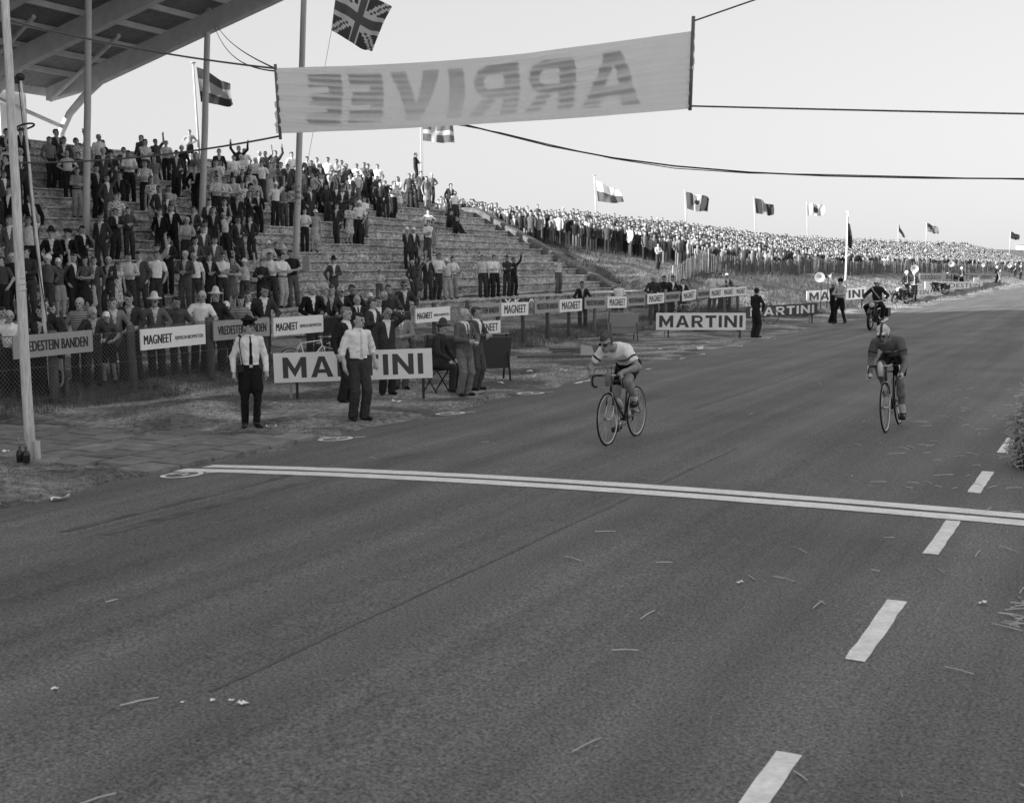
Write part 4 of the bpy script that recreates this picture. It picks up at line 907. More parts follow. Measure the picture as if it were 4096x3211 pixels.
# flag poles on the terrace
def terr_pole(px, k, px_top, py_top, r, label):
    v = SV0+ST_*k+.3; z0 = step_z(k)
    lo, hi = 300., 1500.
    for _ in range(40):
        m_ = (lo+hi)/2
        if PV(px, m_, v)[2] > z0: lo = m_
        else: hi = m_
    b = PV(px, lo, v); t = PV(px_top, py_top, v+.1); return pole('flagpole', (b[0], b[1], z0-.02), t, r, r*.85, POLEG, label), b
p355, _ = terr_pole(344, 6, 357, -300, .115, 'thick pale flagpole rising in front of the grandstand roof edge')
p830, _ = terr_pole(808, 8, 842, -300, .125, 'thick pale flagpole standing among the crowd under the roof corner')
p1200, b1200 = terr_pole(1182, 3, 1226, -350, .120, 'thick pale flagpole behind the left end of the banner')
mb = MB(); mb.box((.42, -.1, .27), (.26, .26, .54)); mb.build('white_box', GREYP, p1200)
mb = MB(); z = 2.4
for j in range(3): mb.tube([Vector((.13*math.cos(a)+.04*j*0+.03*(2.4+.2*j), .13*math.sin(a), 2.4+.2*j+.04*a)) for a in np.linspace(0, 2.2*PI, 20)], .012, 4)
mb.build('wire_wrap', BLACKP, p1200)
def wire(name, pts, r, m, label, n=5): mb = MB(); mb.tube(pts, r, n); return mb.build(name, m, label=label, category='rope')
def sag(a, b, s, n=20): a, b = Vector(a), Vector(b); return [a+(b-a)*t-Vector((0, 0, 4*s*t*(1-t))) for t in np.linspace(0, 1, n)]
# ---- finish banner over the road
BU = 11.75
def banner_cloth():
    m = bpy.data.materials.new('banner_cotton'); m.use_nodes = True; n = m.node_tree.nodes; l = m.node_tree.links; n.clear()
    out = n.new('ShaderNodeOutputMaterial'); mx = n.new('ShaderNodeMixShader'); mx.inputs[0].default_value = .5
    d = n.new('ShaderNodeBsdfDiffuse'); t = n.new('ShaderNodeBsdfTranslucent')
    tc = n.new('ShaderNodeTexCoord'); no = n.new('ShaderNodeTexNoise'); no.inputs['Scale'].default_value = 5; l.new(tc.outputs['Object'], no.inputs['Vector'])
    mr = n.new('ShaderNodeMapRange'); mr.inputs['To Min'].default_value = .84; mr.inputs['To Max'].default_value = .92; l.new(no.outputs[0], mr.inputs[0])
    l.new(mr.outputs[0], d.inputs[0]); l.new(mr.outputs[0], t.inputs[0]); l.new(d.outputs[0], mx.inputs[1]); l.new(t.outputs[0], mx.inputs[2]); l.new(mx.outputs[0], out.inputs[0]); return m
BAN = banner_cloth(); BANT = BAN.copy(); BANT.name = 'banner_letter_paint'
for nd in BANT.node_tree.nodes:
    if nd.type == 'MAP_RANGE': nd.inputs['To Min'].default_value = .40; nd.inputs['To Max'].default_value = .47
    if nd.type == 'MIX_SHADER': nd.inputs[0].default_value = .25
c4 = [PU(1103, 284, BU), PU(2772, 112, BU), PU(2765, 428, BU), PU(1112, 540, BU)]
uvz = [(uvof(p)[1], p[2]) for p in c4]; vL, vR = uvz[0][0], uvz[1][0]; zT = (uvz[0][1]+uvz[1][1])/2; zB = (uvz[2][1]+uvz[3][1])/2
NB, NH = 300, 64
bo = W3(BU, (vL+vR)/2, (zT+zB)/2); BO = Vector(bo)
ban = empty('finish_banner', bo, 0, label='white cloth finish banner with reversed lettering strung across the road', category='banner')
def ban_pt(s, t, off=0.):
    """s 0..1 left to right, t 0..1 bottom to top: cloth bellied by wind, creased along its length"""
    v = vL+(vR-vL)*s; z = zB+(zT-zB)*t; e = math.sin(PI*min(max(s, 0), 1))
    z -= .05*e*(.4+.6*t)*1.6; v += (.02 if t < .5 else -.02)*(1-e)
    d = .10*e*math.sin(PI*t)+.018*math.sin(38*t+5*math.sin(s*5)+2*s)*(.5+.5*math.sin(7*s+3*t))+.013*math.sin(70*t+9*math.sin(3*s)+1.3)*(.5+.5*math.sin(11*s))+.02*math.sin(9*s+3*t)*e
    return Vector(W3(BU+d+off, v, z))-BO
mb = MB(); mb.add([ban_pt(i/NB, j/NH) for i in range(NB+1) for j in range(NH+1)], [(i*(NH+1)+j, (i+1)*(NH+1)+j, (i+1)*(NH+1)+j+1, i*(NH+1)+j+1) for i in range(NB) for j in range(NH)], 0, True)
# letters that read from the far side: faces of the cloth under each letter take the paint
polys, tw = glyph_faces('ARRIVEE', .30, .16)
def inside(p, poly):
    x, y = p; r = False; j = len(poly)-1
    for i in range(len(poly)):
        if (poly[i][1] > y) != (poly[j][1] > y) and x < (poly[j][0]-poly[i][0])*(y-poly[i][1])/(poly[j][1]-poly[i][1])+poly[i][0]: r = not r
        j = i
    return r
NB2, NH2 = 300, 44
lm = MB(); lv = {}; vs = []; fs = []
for i in range(NB2):
    for j in range(NH2):
        s = .085+(.895-.085)*(i+.5)/NB2; t = .13+.76*(j+.5)/NH2
        X = (1-(i+.5)/NB2)*tw; Yy = (j+.5)/NH2
        if any(inside((X, Yy), pl) for pl in polys):
            q = []
            for a, b in ((i, j), (i+1, j), (i+1, j+1), (i, j+1)):
                if (a, b) not in lv: lv[(a, b)] = len(vs); vs.append(ban_pt(.085+.81*a/NB2, .13+.76*b/NH2, .007))
                q.append(lv[(a, b)])
            fs.append(q)
mb.build('cloth', BAN, ban); lm.add(vs, fs, 0, True); lm.build('lettering', BLACKP if False else mat('banner_paint', .66, .9, .1, 6), ban)
LATH = mat('banner_lath', .14, .8, .2, 8)
for s, (xa, ya), (xb, yb) in ((0, (1101, 258), (1122, 558)), (1, (2774, 66), (2760, 442))):
    A, B = Vector(PU(xa, ya, BU))-BO, Vector(PU(xb, yb, BU))-BO; mb = MB(); mb.tube([A, B], .018, 6); mb.build('end_lath', LATH, ban)
tl, bl_, tr, br = [Vector(PU(x, y, BU)) for x, y in ((1102, 275), (1120, 545), (2775, 85), (2762, 425))]
pl1 = Vector(PY(33, 82, G(125, 1848)[1])); pl2 = Vector(PY(65, 652, G(125, 1848)[1]))
wire('rope', sag(pl1, tl, .06), .012, ROPE, 'upper rope from the white pole to the banner'); wire('rope', sag(pl2, bl_, .08), .012, ROPE, 'lower rope from the white pole to the banner')
def extend(a, q, v1):
    """carry the line a-q, lying in the banner plane, on to road offset v1"""
    q = Vector(q); va, vq = uvof(a)[1], uvof(q)[1]; return a+(q-a)*((v1-va)/(vq-va))
rp_v = -7.4; e1 = extend(tr, PU(3040, -8, BU), rp_v); e2 = extend(br, PU(4300, 448, BU), rp_v)
wire('rope', sag(tr, e1, .01), .008, ROPE, 'upper rope leading off the right end of the banner')
wire('rope', sag(br, e2, .03), .009, ROPE, 'lower rope leading right from the banner corner')
pole('finish_pole', (e1.x, e1.y, 0), (e1.x, e1.y, max(e1.z, e2.z)+.3), .09, .06, POLEW, 'tall white wooden pole holding the right ropes of the banner')
wire('rope', sag(PU(868, 104, 36.2), tl, .15, 30), .010, ROPE, 'thin upper guy line from the roof corner to the banner')
wire('rope', sag(PU(858, 108, 36.2), tl+Vector((0, 0, -.03)), .35, 30), .010, ROPE, 'thin lower guy line from the roof corner to the banner')
def curve_px(pts, Y): return [Vector(PY(x, y, Y)) for x, y in pts]
cp = [(1700, 470), (1860, 500), (2000, 535), (2200, 585), (2450, 632), (2700, 665), (3000, 690), (3300, 704), (3700, 713), (4150, 716), (4700, 712), (5400, 700), (6650, 665)]
cw = [Vector(PY(1222, 335, b1200[1]))]+curve_px(cp, 19.)
wire('rope', cw, .013, BLACKP, 'dark sagging cable running from behind the banner to the right')
wire('rope', [p+Vector((0, .05, -.03*math.sin(i*1.3))) for i, p in enumerate(cw)], .007, BLACKP, 'thin cable twisted along the dark sagging cable')
e3 = cw[-1]; pole('cable_pole', (e3.x, e3.y, 0), (e3.x, e3.y, e3.z+.3), .09, .07, WOOD, 'wooden pole carrying the dark sagging cable right of the road')
# ---- flags
def flag(label, corners, Y, tonefn, levels, pole_px=None, zbase=None, r=.05, nx=36, ny=22, wavea=.18, seed=0, polem=POLEG, poleY=None, curl=0.):
    TLc, BLc, TRc, BRc = [Vector(PY(x, y, Y)) for x, y in corners]; c = (TLc+BLc)/2
    top = Vector(PY(pole_px[0][0], pole_px[0][1], poleY or Y)); bot = Vector(PY(pole_px[1][0], pole_px[1][1], poleY or Y))
    if zbase is not None:
        d = (bot-top); t = (zbase-top.z)/d.z; bot = top+d*t
    root = empty('flag', bot, 0, label=label, category='flag')
    mb = MB(); mb.tube([Vector((0, 0, 0)), (top-bot)*.5, top-bot], [r, r*.85, r*.7], 8); mb.lathe([(.001, .06), (r*2.2, .05), (r*2.2, .02), (.001, 0)], top-bot, 10); mb.build('pole', polem, root)
    vs = []
    for i in range(nx+1):
        s = i/nx
        for j in range(ny+1):
            t = j/ny; p = (BLc*(1-s)+BRc*s)*(1-t)+(TLc*(1-s)+TRc*s)*t
            w_ = 1.6*wavea*s**.7*(math.sin(9*s+2.2*t+seed)+.5*math.sin(17*s-3*t+seed*2)); bl2 = wavea*.5*math.sin(PI*s)*(t-.3)
            p = p+Vector((0, w_, wavea*.5*math.sin(7*s+seed)*s*(1 if t > .5 else .6)+bl2))
            vs.append(p-bot)
    mb = MB()
    for i in range(nx):
        for j in range(ny):
            mb.f.append([i*(ny+1)+j, (i+1)*(ny+1)+j, (i+1)*(ny+1)+j+1, i*(ny+1)+j+1]); mb.m.append(tonefn((i+.5)/nx, (j+.5)/ny)); mb.sm.append(True)
    mb.v = [tuple(p) for p in vs]; mb.build('cloth', [flagm(q) for q in levels], root)
    if (c-top).length > r*4: mb = MB(); mb.tube([top-bot, TLc-bot, BLc-bot, Vector((r*1.5, 0, 1.0))], .008, 4); mb.build('halyard', ROPEL, root)
def flagm(t):
    nm = 'flag_cloth_%d' % t
    if nm in MATS: return MATS[nm]
    m = bpy.data.materials.new(nm); m.use_nodes = True; n = m.node_tree.nodes; l = m.node_tree.links; n.clear()
    out = n.new('ShaderNodeOutputMaterial'); mx = n.new('ShaderNodeMixShader'); mx.inputs[0].default_value = .45
    d = n.new('ShaderNodeBsdfDiffuse'); tr_ = n.new('ShaderNodeBsdfTranslucent'); c = (TONE[t],)*3+(1,); d.inputs[0].default_value = c; tr_.inputs[0].default_value = c
    l.new(d.outputs[0], mx.inputs[1]); l.new(tr_.outputs[0], mx.inputs[2]); l.new(mx.outputs[0], out.inputs[0]); MATS[nm] = m; return m
def uk(s, t):
    x, y = s*2, t
    if abs(x-1) < .1 or abs(y-.5) < .1: return 1
    if abs(x-1) < .16 or abs(y-.5) < .16: return 2
    d = min(abs((y-.5)-(x-1)*.5), abs((y-.5)+(x-1)*.5)); return 1 if d < .03 else (2 if d < .11 else 0)
flag('large union cross flag flying at the top above the banner', [(1352, -85), (1326, 122), (1570, 40), (1490, 215)], 45.5, uk, [3, 4, 8], ((1230, -345), (1187, 1000)), zbase=None, r=.012, wavea=.16, seed=1, polem=ROPEL)
flag('tricolour flag with horizontal bands left of the crowd skyline', [(786, 268), (803, 408), (925, 345), (935, 425)], 54, lambda s, t: 0 if t > .66 else (1 if t > .33 else 2), [3, 6, 2], ((772, 255), (797, 620)), zbase=6.2, r=.06, seed=.4)
flag('dark flag with a white cross flying below the banner', [(1690, 492), (1691, 563), (1812, 505), (1819, 574)], 72, lambda s, t: 1 if abs(s-.36) < .09 or abs(t-.52) < .12 else 0, [5, 8], ((1683, 495), (1686, 700)), zbase=6.0, r=.055, seed=2, wavea=.14)
flag('two-banded flag, white above grey, above the dune crowd', [(2382, 722), (2392, 806), (2478, 770), (2495, 812)], 104, lambda s, t: 1 if t > .52 else 0, [5, 9], ((2377, 703), (2387, 900)), zbase=4.6, r=.07, seed=1.2, wavea=.25)
def emb(s, t): return 1 if s < .34 else (0 if s > .66 else (1 if (s-.5)**2+((t-.55)*.7)**2 < .012 else 2))
flag('three-banded flag with a central emblem above the dune crowd', [(2743, 768), (2748, 835), (2838, 800), (2828, 850)], 122, emb, [3, 4, 9], ((2739, 758), (2744, 920)), zbase=4.4, r=.06, seed=2.1, wavea=.4)
flag('three-banded upright tricolour above the middle of the dune crowd', [(3018, 793), (3024, 853), (3092, 824), (3094, 862)], 143, lambda s, t: 0 if s < .36 else (1 if s < .68 else 2), [3, 7, 3], ((3015, 786), (3022, 950)), zbase=4.3, r=.06, seed=.2, wavea=.35)
flag('white flag with a dark disc above the dune crowd', [(3228, 812), (3231, 862), (3294, 824), (3297, 862)], 165, lambda s, t: 0 if ((s-.5)*1.5)**2+(t-.5)**2 < .07 else 1, [3, 8], ((3226, 805), (3230, 950)), zbase=4.2, r=.06, seed=.7, wavea=.3)
flag('limp dark flag on the white pole behind the police officers', [(3389, 858), (3389, 975), (3402, 930), (3406, 1000)], 62, lambda s, t: 0 if t < .6 else (1 if s > .5 else 0), [1, 3], ((3392, 850), (3378, 1240)), zbase=0.2, r=.055, seed=2, wavea=.15, polem=WHITE, ny=14, nx=14)
flag('furled dark flag above the far dune crowd', [(3594, 896), (3595, 925), (3606, 925), (3620, 955)], 190, lambda s, t: 0, [3], ((3593, 893), (3593, 970)), zbase=4.8, r=.07, seed=1, wavea=.2, ny=8, nx=8)
flag('striped flag with a dark corner above the far crowd', [(3708, 892), (3711, 927), (3750, 912), (3753, 938)], 240, lambda s, t: 0 if (s < .45 and t > .5) else (1 if int(t*9) % 2 else 2), [2, 4, 7], ((3706, 888), (3705, 970)), zbase=5.3, r=.09, seed=1.6, wavea=.3)
flag('dark flag with a pale ring emblem at the far right', [(4042, 926), (4041, 954), (4076, 942), (4073, 961)], 330, lambda s, t: 1 if .03 < ((s-.5)*1.4)**2+(t-.5)**2 < .09 else 0, [2, 5], ((4043, 924), (4036, 1035)), zbase=5, r=.12, seed=.9, wavea=.3)
# ================================================================ BICYCLES
RIMM = mat('alloy_rim', .55, .35, .08, 8, metal=.6)
def wheel(parent, c, R=.335, tr=.013, spokes=28, name='wheel', rimm=None, steer=0.):
    w_ = link(name, None, parent, c, (0, 0, steer))
    mb = MB(); n = 40; mb.tube([(0, R*math.cos(2*PI*i/n), R*math.sin(2*PI*i/n)) for i in range(n)], tr, 8, closed=True); mb.build('tyre', TYRE, w_)
    mb = MB(); mb.tube([(0, (R-tr*1.7)*math.cos(2*PI*i/n), (R-tr*1.7)*math.sin(2*PI*i/n)) for i in range(n)], tr*.8, 6, closed=True); mb.build('rim', rimm or RIMM, w_)
    mb = MB(); mb.tube([(-.045, 0, 0), (.045, 0, 0)], .018, 10); mb.tube([(-.065, 0, 0), (.065, 0, 0)], .007, 6)
    mb.build('hub', STEEL, w_)
    mb = MB()
    for i in range(spokes):
        a = 2*PI*i/spokes; s = .03 if i % 2 else -.03; b = a+(.5 if (i//2) % 2 else -.5)
        mb.tube([(s, .02*math.cos(b), .02*math.sin(b)), (0, (R-tr*2)*math.cos(a), (R-tr*2)*math.sin(a))], .0016, 3, cap=False)
    mb.build('spokes', STEEL, w_); return w_
def bicycle(label, loc, rz, roll, frame_m, crank=-PI/2, bar_m=BLACKP, bottle=None, steer=0., tape=BLACKP, fork_tip=STEEL):
    """racing bicycle heading -Y, origin on the ground midway between the wheels"""
    root = empty('racing_bicycle', loc, (0, roll, rz), label=label, category='bicycle')
    fh, rh = Vector((0, -.50, .335)), Vector((0, .50, .335)); bb = Vector((0, .07, .275)); st = Vector((0, .215, .80)); ht = Vector((0, -.335, .82)); hb = Vector((0, -.375, .70))
    wheel(root, fh, steer=steer, name='wheel'); wheel(root, rh)
    mb = MB()
    for a, b, r in ((bb, st, .0145), (st-Vector((0, 0, .02)), ht, .0130), (bb, hb, .0145), (ht+Vector((0, .0, .03)), hb-Vector((0, 0, .02)), .017)): mb.tube([a, b], r, 8)
    mb.tube([bb-Vector((.035, 0, 0)), bb+Vector((.035, 0, 0))], .02, 10)
    for s in (-1, 1): mb.tube([bb+Vector((s*.02, .02, 0)), rh+Vector((s*.06, 0, 0))], .008, 6); mb.tube([st+Vector((s*.015, .01, -.03)), rh+Vector((s*.06, 0, 0))], .007, 6)
    mb.build('frame', frame_m, root)
    mb = MB()
    for s in (-1, 1): mb.tube([rh+Vector((s*.06, 0, 0)), rh+Vector((s*.045, -.10, -.015)), bb+Vector((s*.028, .16, .02))], .0085, 6, )
    mb.build('chrome_stay', STEEL, root)
    fk = link('fork', None, root)
    mb = MB(); crown = hb+Vector((0, -.012, -.03)); mb.box(crown, (.085, .03, .022))
    for s in (-1, 1): mb.tube([crown+Vector((s*.038, 0, 0)), crown+Vector((s*.05, -.03, -.16))], .011, 6)
    mb.build('fork_crown', frame_m, fk)
    mb = MB()
    for s in (-1, 1): mb.tube([crown+Vector((s*.05, -.03, -.16)), crown+Vector((s*.052, -.052, -.26)), fh+Vector((s*.052, .02, .05)), fh+Vector((s*.052, 0, 0))], [.011, .010, .008, .008], 6)
    mb.build('fork_blade', fork_tip, fk)
    hbar = link('handlebar', None, root); y0, z0 = -.40, .90
    mb = MB(); mb.tube([ht+Vector((0, 0, .02)), (0, -.335, .905), (0, y0, z0)], .012, 8); mb.build('stem', STEEL, hbar)
    mb = MB(); mb.tube([(-.1, y0, z0), (.1, y0, z0)], .0125, 8); mb.build('bar_centre', STEEL, hbar)
    for s in (-1, 1):
        mb = MB(); mb.tube([(s*.1, y0, z0), (s*.185, y0-.005, z0), (s*.205, y0-.06, z0-.005), (s*.21, y0-.095, z0-.05), (s*.21, y0-.085, z0-.11), (s*.21, y0-.03, z0-.15), (s*.21, y0+.05, z0-.155)], .0145, 8); mb.build('bar_drop', tape, hbar)
        mb = MB(); mb.tube([(s*.207, y0-.075, z0), (s*.207, y0-.115, z0+.012), (s*.212, y0-.125, z0-.03), (s*.212, y0-.112, z0-.13)], [.013, .012, .007, .006], 6); mb.build('brake_lever', STEEL, hbar)
        mb = MB(); mb.tube([(s*.2, y0-.1, z0+.02), (s*.14, y0-.10, z0+.13), (s*.04, y0-.03, z0+.12), (0, y0+.05, z0-.05)], .0032, 5); mb.build('brake_cable', BLACKP, hbar)
    sd = link('saddle', None, root); mb = MB(); mb.ball((0, .24, .925), .13, 0, 12, (.55, 1, .2)); mb.ball((0, .13, .925), .1, 0, 10, (.3, 1.1, .22)); mb.build('seat', SHOE, sd)
    mb = MB(); mb.tube([st-Vector((0, 0, .05)), st+Vector((0, .022, .10))], .012, 8); mb.build('seat_post', STEEL, sd)
    for cen, nm in ((crown+Vector((0, -.02, .0)), 'brake'), (st+Vector((0, .07, -.14)), 'brake')):
        mb = MB(); mb.tube([cen+Vector((-.05, -.02, -.06)), cen+Vector((-.045, -.025, .0)), cen+Vector((0, -.03, .02)), cen+Vector((.045, -.025, .0)), cen+Vector((.05, -.02, -.06))], .006, 6); mb.build(nm, STEEL, root)
    ck = link('crankset', None, root); mb = MB()
    n = 32; mb.tube([(-.045, bb.y+.095*math.cos(2*PI*i/n), bb.z+.095*math.sin(2*PI*i/n)) for i in range(n)], .006, 6, closed=True)
    for i in range(5): a = 2*PI*i/5; mb.tube([(-.045, bb.y, bb.z), (-.045, bb.y+.09*math.cos(a), bb.z+.09*math.sin(a))], .006, 5)
    mb.build('chainring', STEEL, ck); ped = []
    for s, a in ((-1, crank), (1, crank+PI)):
        e = Vector((s*.075, bb.y+.17*math.cos(a), bb.z+.17*math.sin(a))); mb = MB(); mb.tube([(s*.06, bb.y, bb.z), (s*.065, e.y, e.z)], [.012, .010], 6); mb.build('crank_arm', STEEL, ck)
        mb = MB(); mb.tube([(s*.065, e.y, e.z), (s*.16, e.y, e.z)], .007, 6)
        for dy in (-.03, .03): mb.box((s*.118, e.y+dy, e.z), (.075, .008, .02))
        mb.tube([(s*.118, e.y-.04, e.z), (s*.118, e.y-.13, e.z+.03), (s*.118, e.y-.10, e.z+.07)], .004, 5); mb.build('pedal', DSTEEL, ck); ped.append(Vector((s*.118, e.y, e.z)))
    mb = MB(); tp = [(-.045, bb.y, bb.z+.095), (-.045, rh.y, rh.z+.032)]; bt = [(-.045, bb.y, bb.z-.095), (-.045, rh.y-.03, rh.z-.12), (-.045, rh.y, rh.z-.03)]
    mb.tube(tp, .005, 4); mb.tube(bt, .005, 4); mb.build('chain', DSTEEL, root)
    mb = MB(); mb.lathe([(.001, -.02), (.03, -.02), (.045, 0), (.03, .02), (.001, .02)], (-.05, rh.y, rh.z), 14, M=Matrix.Rotation(PI/2, 3, 'Y')); mb.box((-.06, rh.y+.01, rh.z-.08), (.02, .03, .10)); mb.build('derailleur', DSTEEL, root)
    for b in (bottle or []):
        if b == 'down':
            M = Matrix.Rotation(-math.atan2(hb.y-bb.y, hb.z-bb.z), 3, 'X'); c = bb.lerp(hb, .42)+Vector((0, .035, .05))
            mb = MB(); mb.lathe([(.001, -.09), (.034, -.09), (.036, .05), (.028, .075), (.017, .08), (.017, .10), (.001, .105)], c, 12, M=M); mb.build('bottle', mat('pale_bottle', .5, .5, .05, 6), root)
        elif b in ('bar_grey', 'bar_white'):
            mb = MB(); mb.lathe([(.001, -.10), (.038, -.10), (.04, .045), (.03, .07), (.02, .075), (.02, .095), (.001, .1)], (.0 if b == 'bar_grey' else -.055, y0-.05, z0-.035), 12); mb.build('bottle', mat('grey_bottle', .22, .6, .1, 6) if b == 'bar_grey' else mat('white_bottle', .62, .5, .05, 6), root)
    return root, ped
def bike_at(fr, rr):
    a, b = Groad(*fr), Groad(*rr); d = Vector(a-b); m = (a+b)/2; d.z = 0; return m, math.atan2(d.x, -d.y)     # heading -Y rotated by rz: (sin, -cos)
FRD = mat('dark_frame_enamel', .03, .3, .1, 6, spec=.5); FRL = mat('silver_frame_enamel', .8, .35, .08, 6, spec=.5)
m1, r1 = bike_at((2425, 1784), (2555, 1741)); z1 = road_z(uvof(m1)[1])+.005
bk1, pd1 = bicycle('dark racing bicycle with fallen-free bars ridden by the man in white jersey'.replace('fallen-free bars ', 'grey bottle '), (m1[0], m1[1], z1), r1, math.radians(-2), FRD, crank=-PI/2-.25, bottle=['down', 'bar_grey'])
m2, r2 = bike_at((3540, 1732), (3602, 1693)); z2 = road_z(uvof(m2)[1])+.005
bk2, pd2 = bicycle('dark racing bicycle with white handlebar bottle ridden by the capped racer', (m2[0], m2[1], z2), r2, math.radians(-4), FRD, crank=PI/2+.2, bottle=['bar_white'])
SKIN3 = mat('skin_sunburnt', .26, .5, .15, 10)
# ---- riders: bodies bent over the bars, in the bicycle's own frame
def rider_mesh(name, ped, hands, head, chest, hip, yaw, pitch, hat, glasses, hips_w=.085, res=.0085, roll=0.):
    o = []; k = .03; hip = Vector(hip); chest = Vector(chest); head = Vector(head)
    mid = hip.lerp(chest, .5)+Vector((0, .02, .055))
    o += [(hip+Vector((0, -.02, .02)), mid, .115, .118, (1.22, 1, 1), 'top', k), (mid, chest+Vector((0, .05, -.02)), .118, .122, (1.28, 1, 1), 'top', k)]
    sh = [chest+Vector((s*.165, .0, .0)) for s in (-1, 1)]
    o += [(sh[0]*.88+sh[1]*.12, sh[1]*.88+sh[0]*.12, .072, .072, ONE, 'top', k)]
    o += [(hip+Vector((0, .03, -.02)), hip+Vector((0, -.05, -.01)), .125, .115, (1.25, 1, 1), 'bottom', .02)]
    nk = (head-chest); o += [(chest+Vector((0, -.02, .02)), head+Vector((0, .04, -.04)), .06, .055, ONE, 'skin', .02)]
    o += head_prims(head, yaw, pitch, hat, 'short', glasses, True)
    for i, s in enumerate((-1, 1)):
        hd = Vector(hands[i]); E, Wr = ik(sh[i], hd, .29, .265, (s*.75, .45, -.35) if hd.z > .86 else (s*.35, .8, -.2)); fa = (Wr-E).normalized()
        m_ = sh[i].lerp(E, .55)
        o += [(sh[i], m_, .068, .060, ONE, 'top', .02), (m_-(m_-sh[i]).normalized()*.026, m_-(m_-sh[i]).normalized()*.022, .0622, .0622, ONE, 'trim', .003), (sh[i], E, .049, .043, ONE, 'skin', .012), (E, E.lerp(Wr, .35), .043, .044, ONE, 'skin', .02), (E.lerp(Wr, .3), Wr, .042, .028, ONE, 'skin', .02)]
        # hand closed round the bar
        d = Vector((0, -1, -.25)) if hd.z > .86 else Vector((0, -1, .1)); gl = 'shirt' if name.endswith('capped') else 'skin'
        o += [(Wr, Wr+d.normalized()*.075, .028, .031, ONE, gl, .012)]
        for q in range(4):
            a = Wr+d.normalized()*(.05+.018*q)+Vector((s*.022, 0, -.005)); b = a+Vector((s*.012, -.01, -.03)); c = b+Vector((-s*.03, .0, -.018))
            o += [(a, b, .0105, .0100, ONE, gl, .004), (b, c, .010, .009, ONE, gl, .004)]
        a = Wr+d.normalized()*.03+Vector((-s*.028, 0, .005)); o += [(a, a+Vector((-s*.006, -.05, -.012)), .013, .0105, ONE, gl, .006)]
        P = Vector(ped[i]); A = P+Vector((-s*.012, .085, .085)); Hp = hip+Vector((s*hips_w, -.01, -.03))
        K, A = ik(Hp, A, .43, .42, (s*.10, -1, .15))
        o += [(Hp, Hp.lerp(K, .62), .098, .083, ONE, 'bottom', .02), (Hp, K, .085, .058, ONE, 'skin', .012), (K, K.lerp(A, .35), .057, .060, ONE, 'skin', .02), (K.lerp(A, .3)+Vector((0, .012, 0)), A, .058, .036, ONE, 'skin', .02), (K.lerp(A, .70), A, .043, .041, ONE, 'sock', .006)]
        o += [(A+Vector((0, .035, -.045)), P+Vector((0, -.055, .035)), .036, .033, (1.05, 1, 1), 'shoe', .012), (A+Vector((0, .01, -.035)), A+Vector((0, 0, -.005)), .042, .042, ONE, 'shoe', .01)]
    return o
pr = rider_mesh('white', pd1, [(-.205, -.475, .945), (.205, -.475, .945)], (-.02, -.44, 1.325), (0, -.20, 1.225), (0, .27, 1.02), -.12, .30, None, True)
axis = (Vector((0, -.20, 1.225))-Vector((0, .27, 1.02))).normalized()
def rt1(C, lab):
    d = (C-np.array((0, .27, 1.02)))@np.array(axis); lab[(lab == 'top') & (d > .245) & (d < .275)] = 'trim'; lab[(lab == 'top') & (d > .31) & (d < .325)] = 'trim'; return lab
me = sdf_mesh('person', pr, .0085, TAGS, rt1, .006, (-.02, -.44, 1.325))
person(me, (m1[0], m1[1], z1), 0, 1, dict(top=cloth(9), bottom=cloth(0), hair=HAIRM, trim=cloth(1), skin=SKIN3, sock=cloth(9)), 'racing cyclist in white banded jersey and sunglasses sprinting without cap', rot=(0, math.radians(-2), r1))
pr = rider_mesh('capped', pd2, [(-.21, -.40, .775), (.21, -.40, .775)], (-.01, -.40, 1.315), (0, -.16, 1.215), (0, .28, 1.02), -.05, .22, 'racecap', False)
def rt2(C, lab):
    f = (lab == 'top') & (C[:, 1] < .05) & (np.abs(C[:, 0]) < .13); z = C[:, 2]; band = f & (np.abs(z-(1.07+.25*np.abs(np.abs(C[:, 0])-.05)*.8)) < .008); lab[band] = 'shirt'
    h = (lab == 'hat') & (np.abs(C[:, 0]+.01) < .016); lab[h] = 'trim'; return lab
me = sdf_mesh('person', pr, .0085, TAGS, rt2, .006, (-.01, -.40, 1.315))
person(me, (m2[0], m2[1], z2), 0, 1, dict(top=cloth(4), bottom=cloth(0), hair=HAIRD, hat=cloth(8), trim=cloth(2), skin=mat('skin_dark_tan', .17, .5, .15, 10), shirt=cloth(8), sock=cloth(8)), 'racing cyclist in grey jersey and white striped cap riding on the right', rot=(0, math.radians(-4), r2))
# ---- parked bicycles
p = PV(1240, 1500, 16.75); bicycle('silver racing bicycle parked behind the large white board', (p[0], p[1], T(*uvof(p))-.0), 2.32, .05, FRL, tape=STEEL, steer=.0, fork_tip=FRL)
for px, py, rz, lab in [(2715, 1322, .25, 'bicycle leaning on the fence behind the board, left of two'), (2755, 1320, .35, 'bicycle leaning on the fence behind the board, right of two')]:
    p = PV(px, py, 16.5); b, _ = bicycle(lab, (p[0], p[1], T(*uvof(p))), rz, .08, FRD, tape=STEEL)
p = G(3040, 1300); bicycle('dark bicycle standing behind the dark board with white capitals', (p[0], p[1]+.35, T(*uvof(p))), PI/2-.3, .04, FRD)
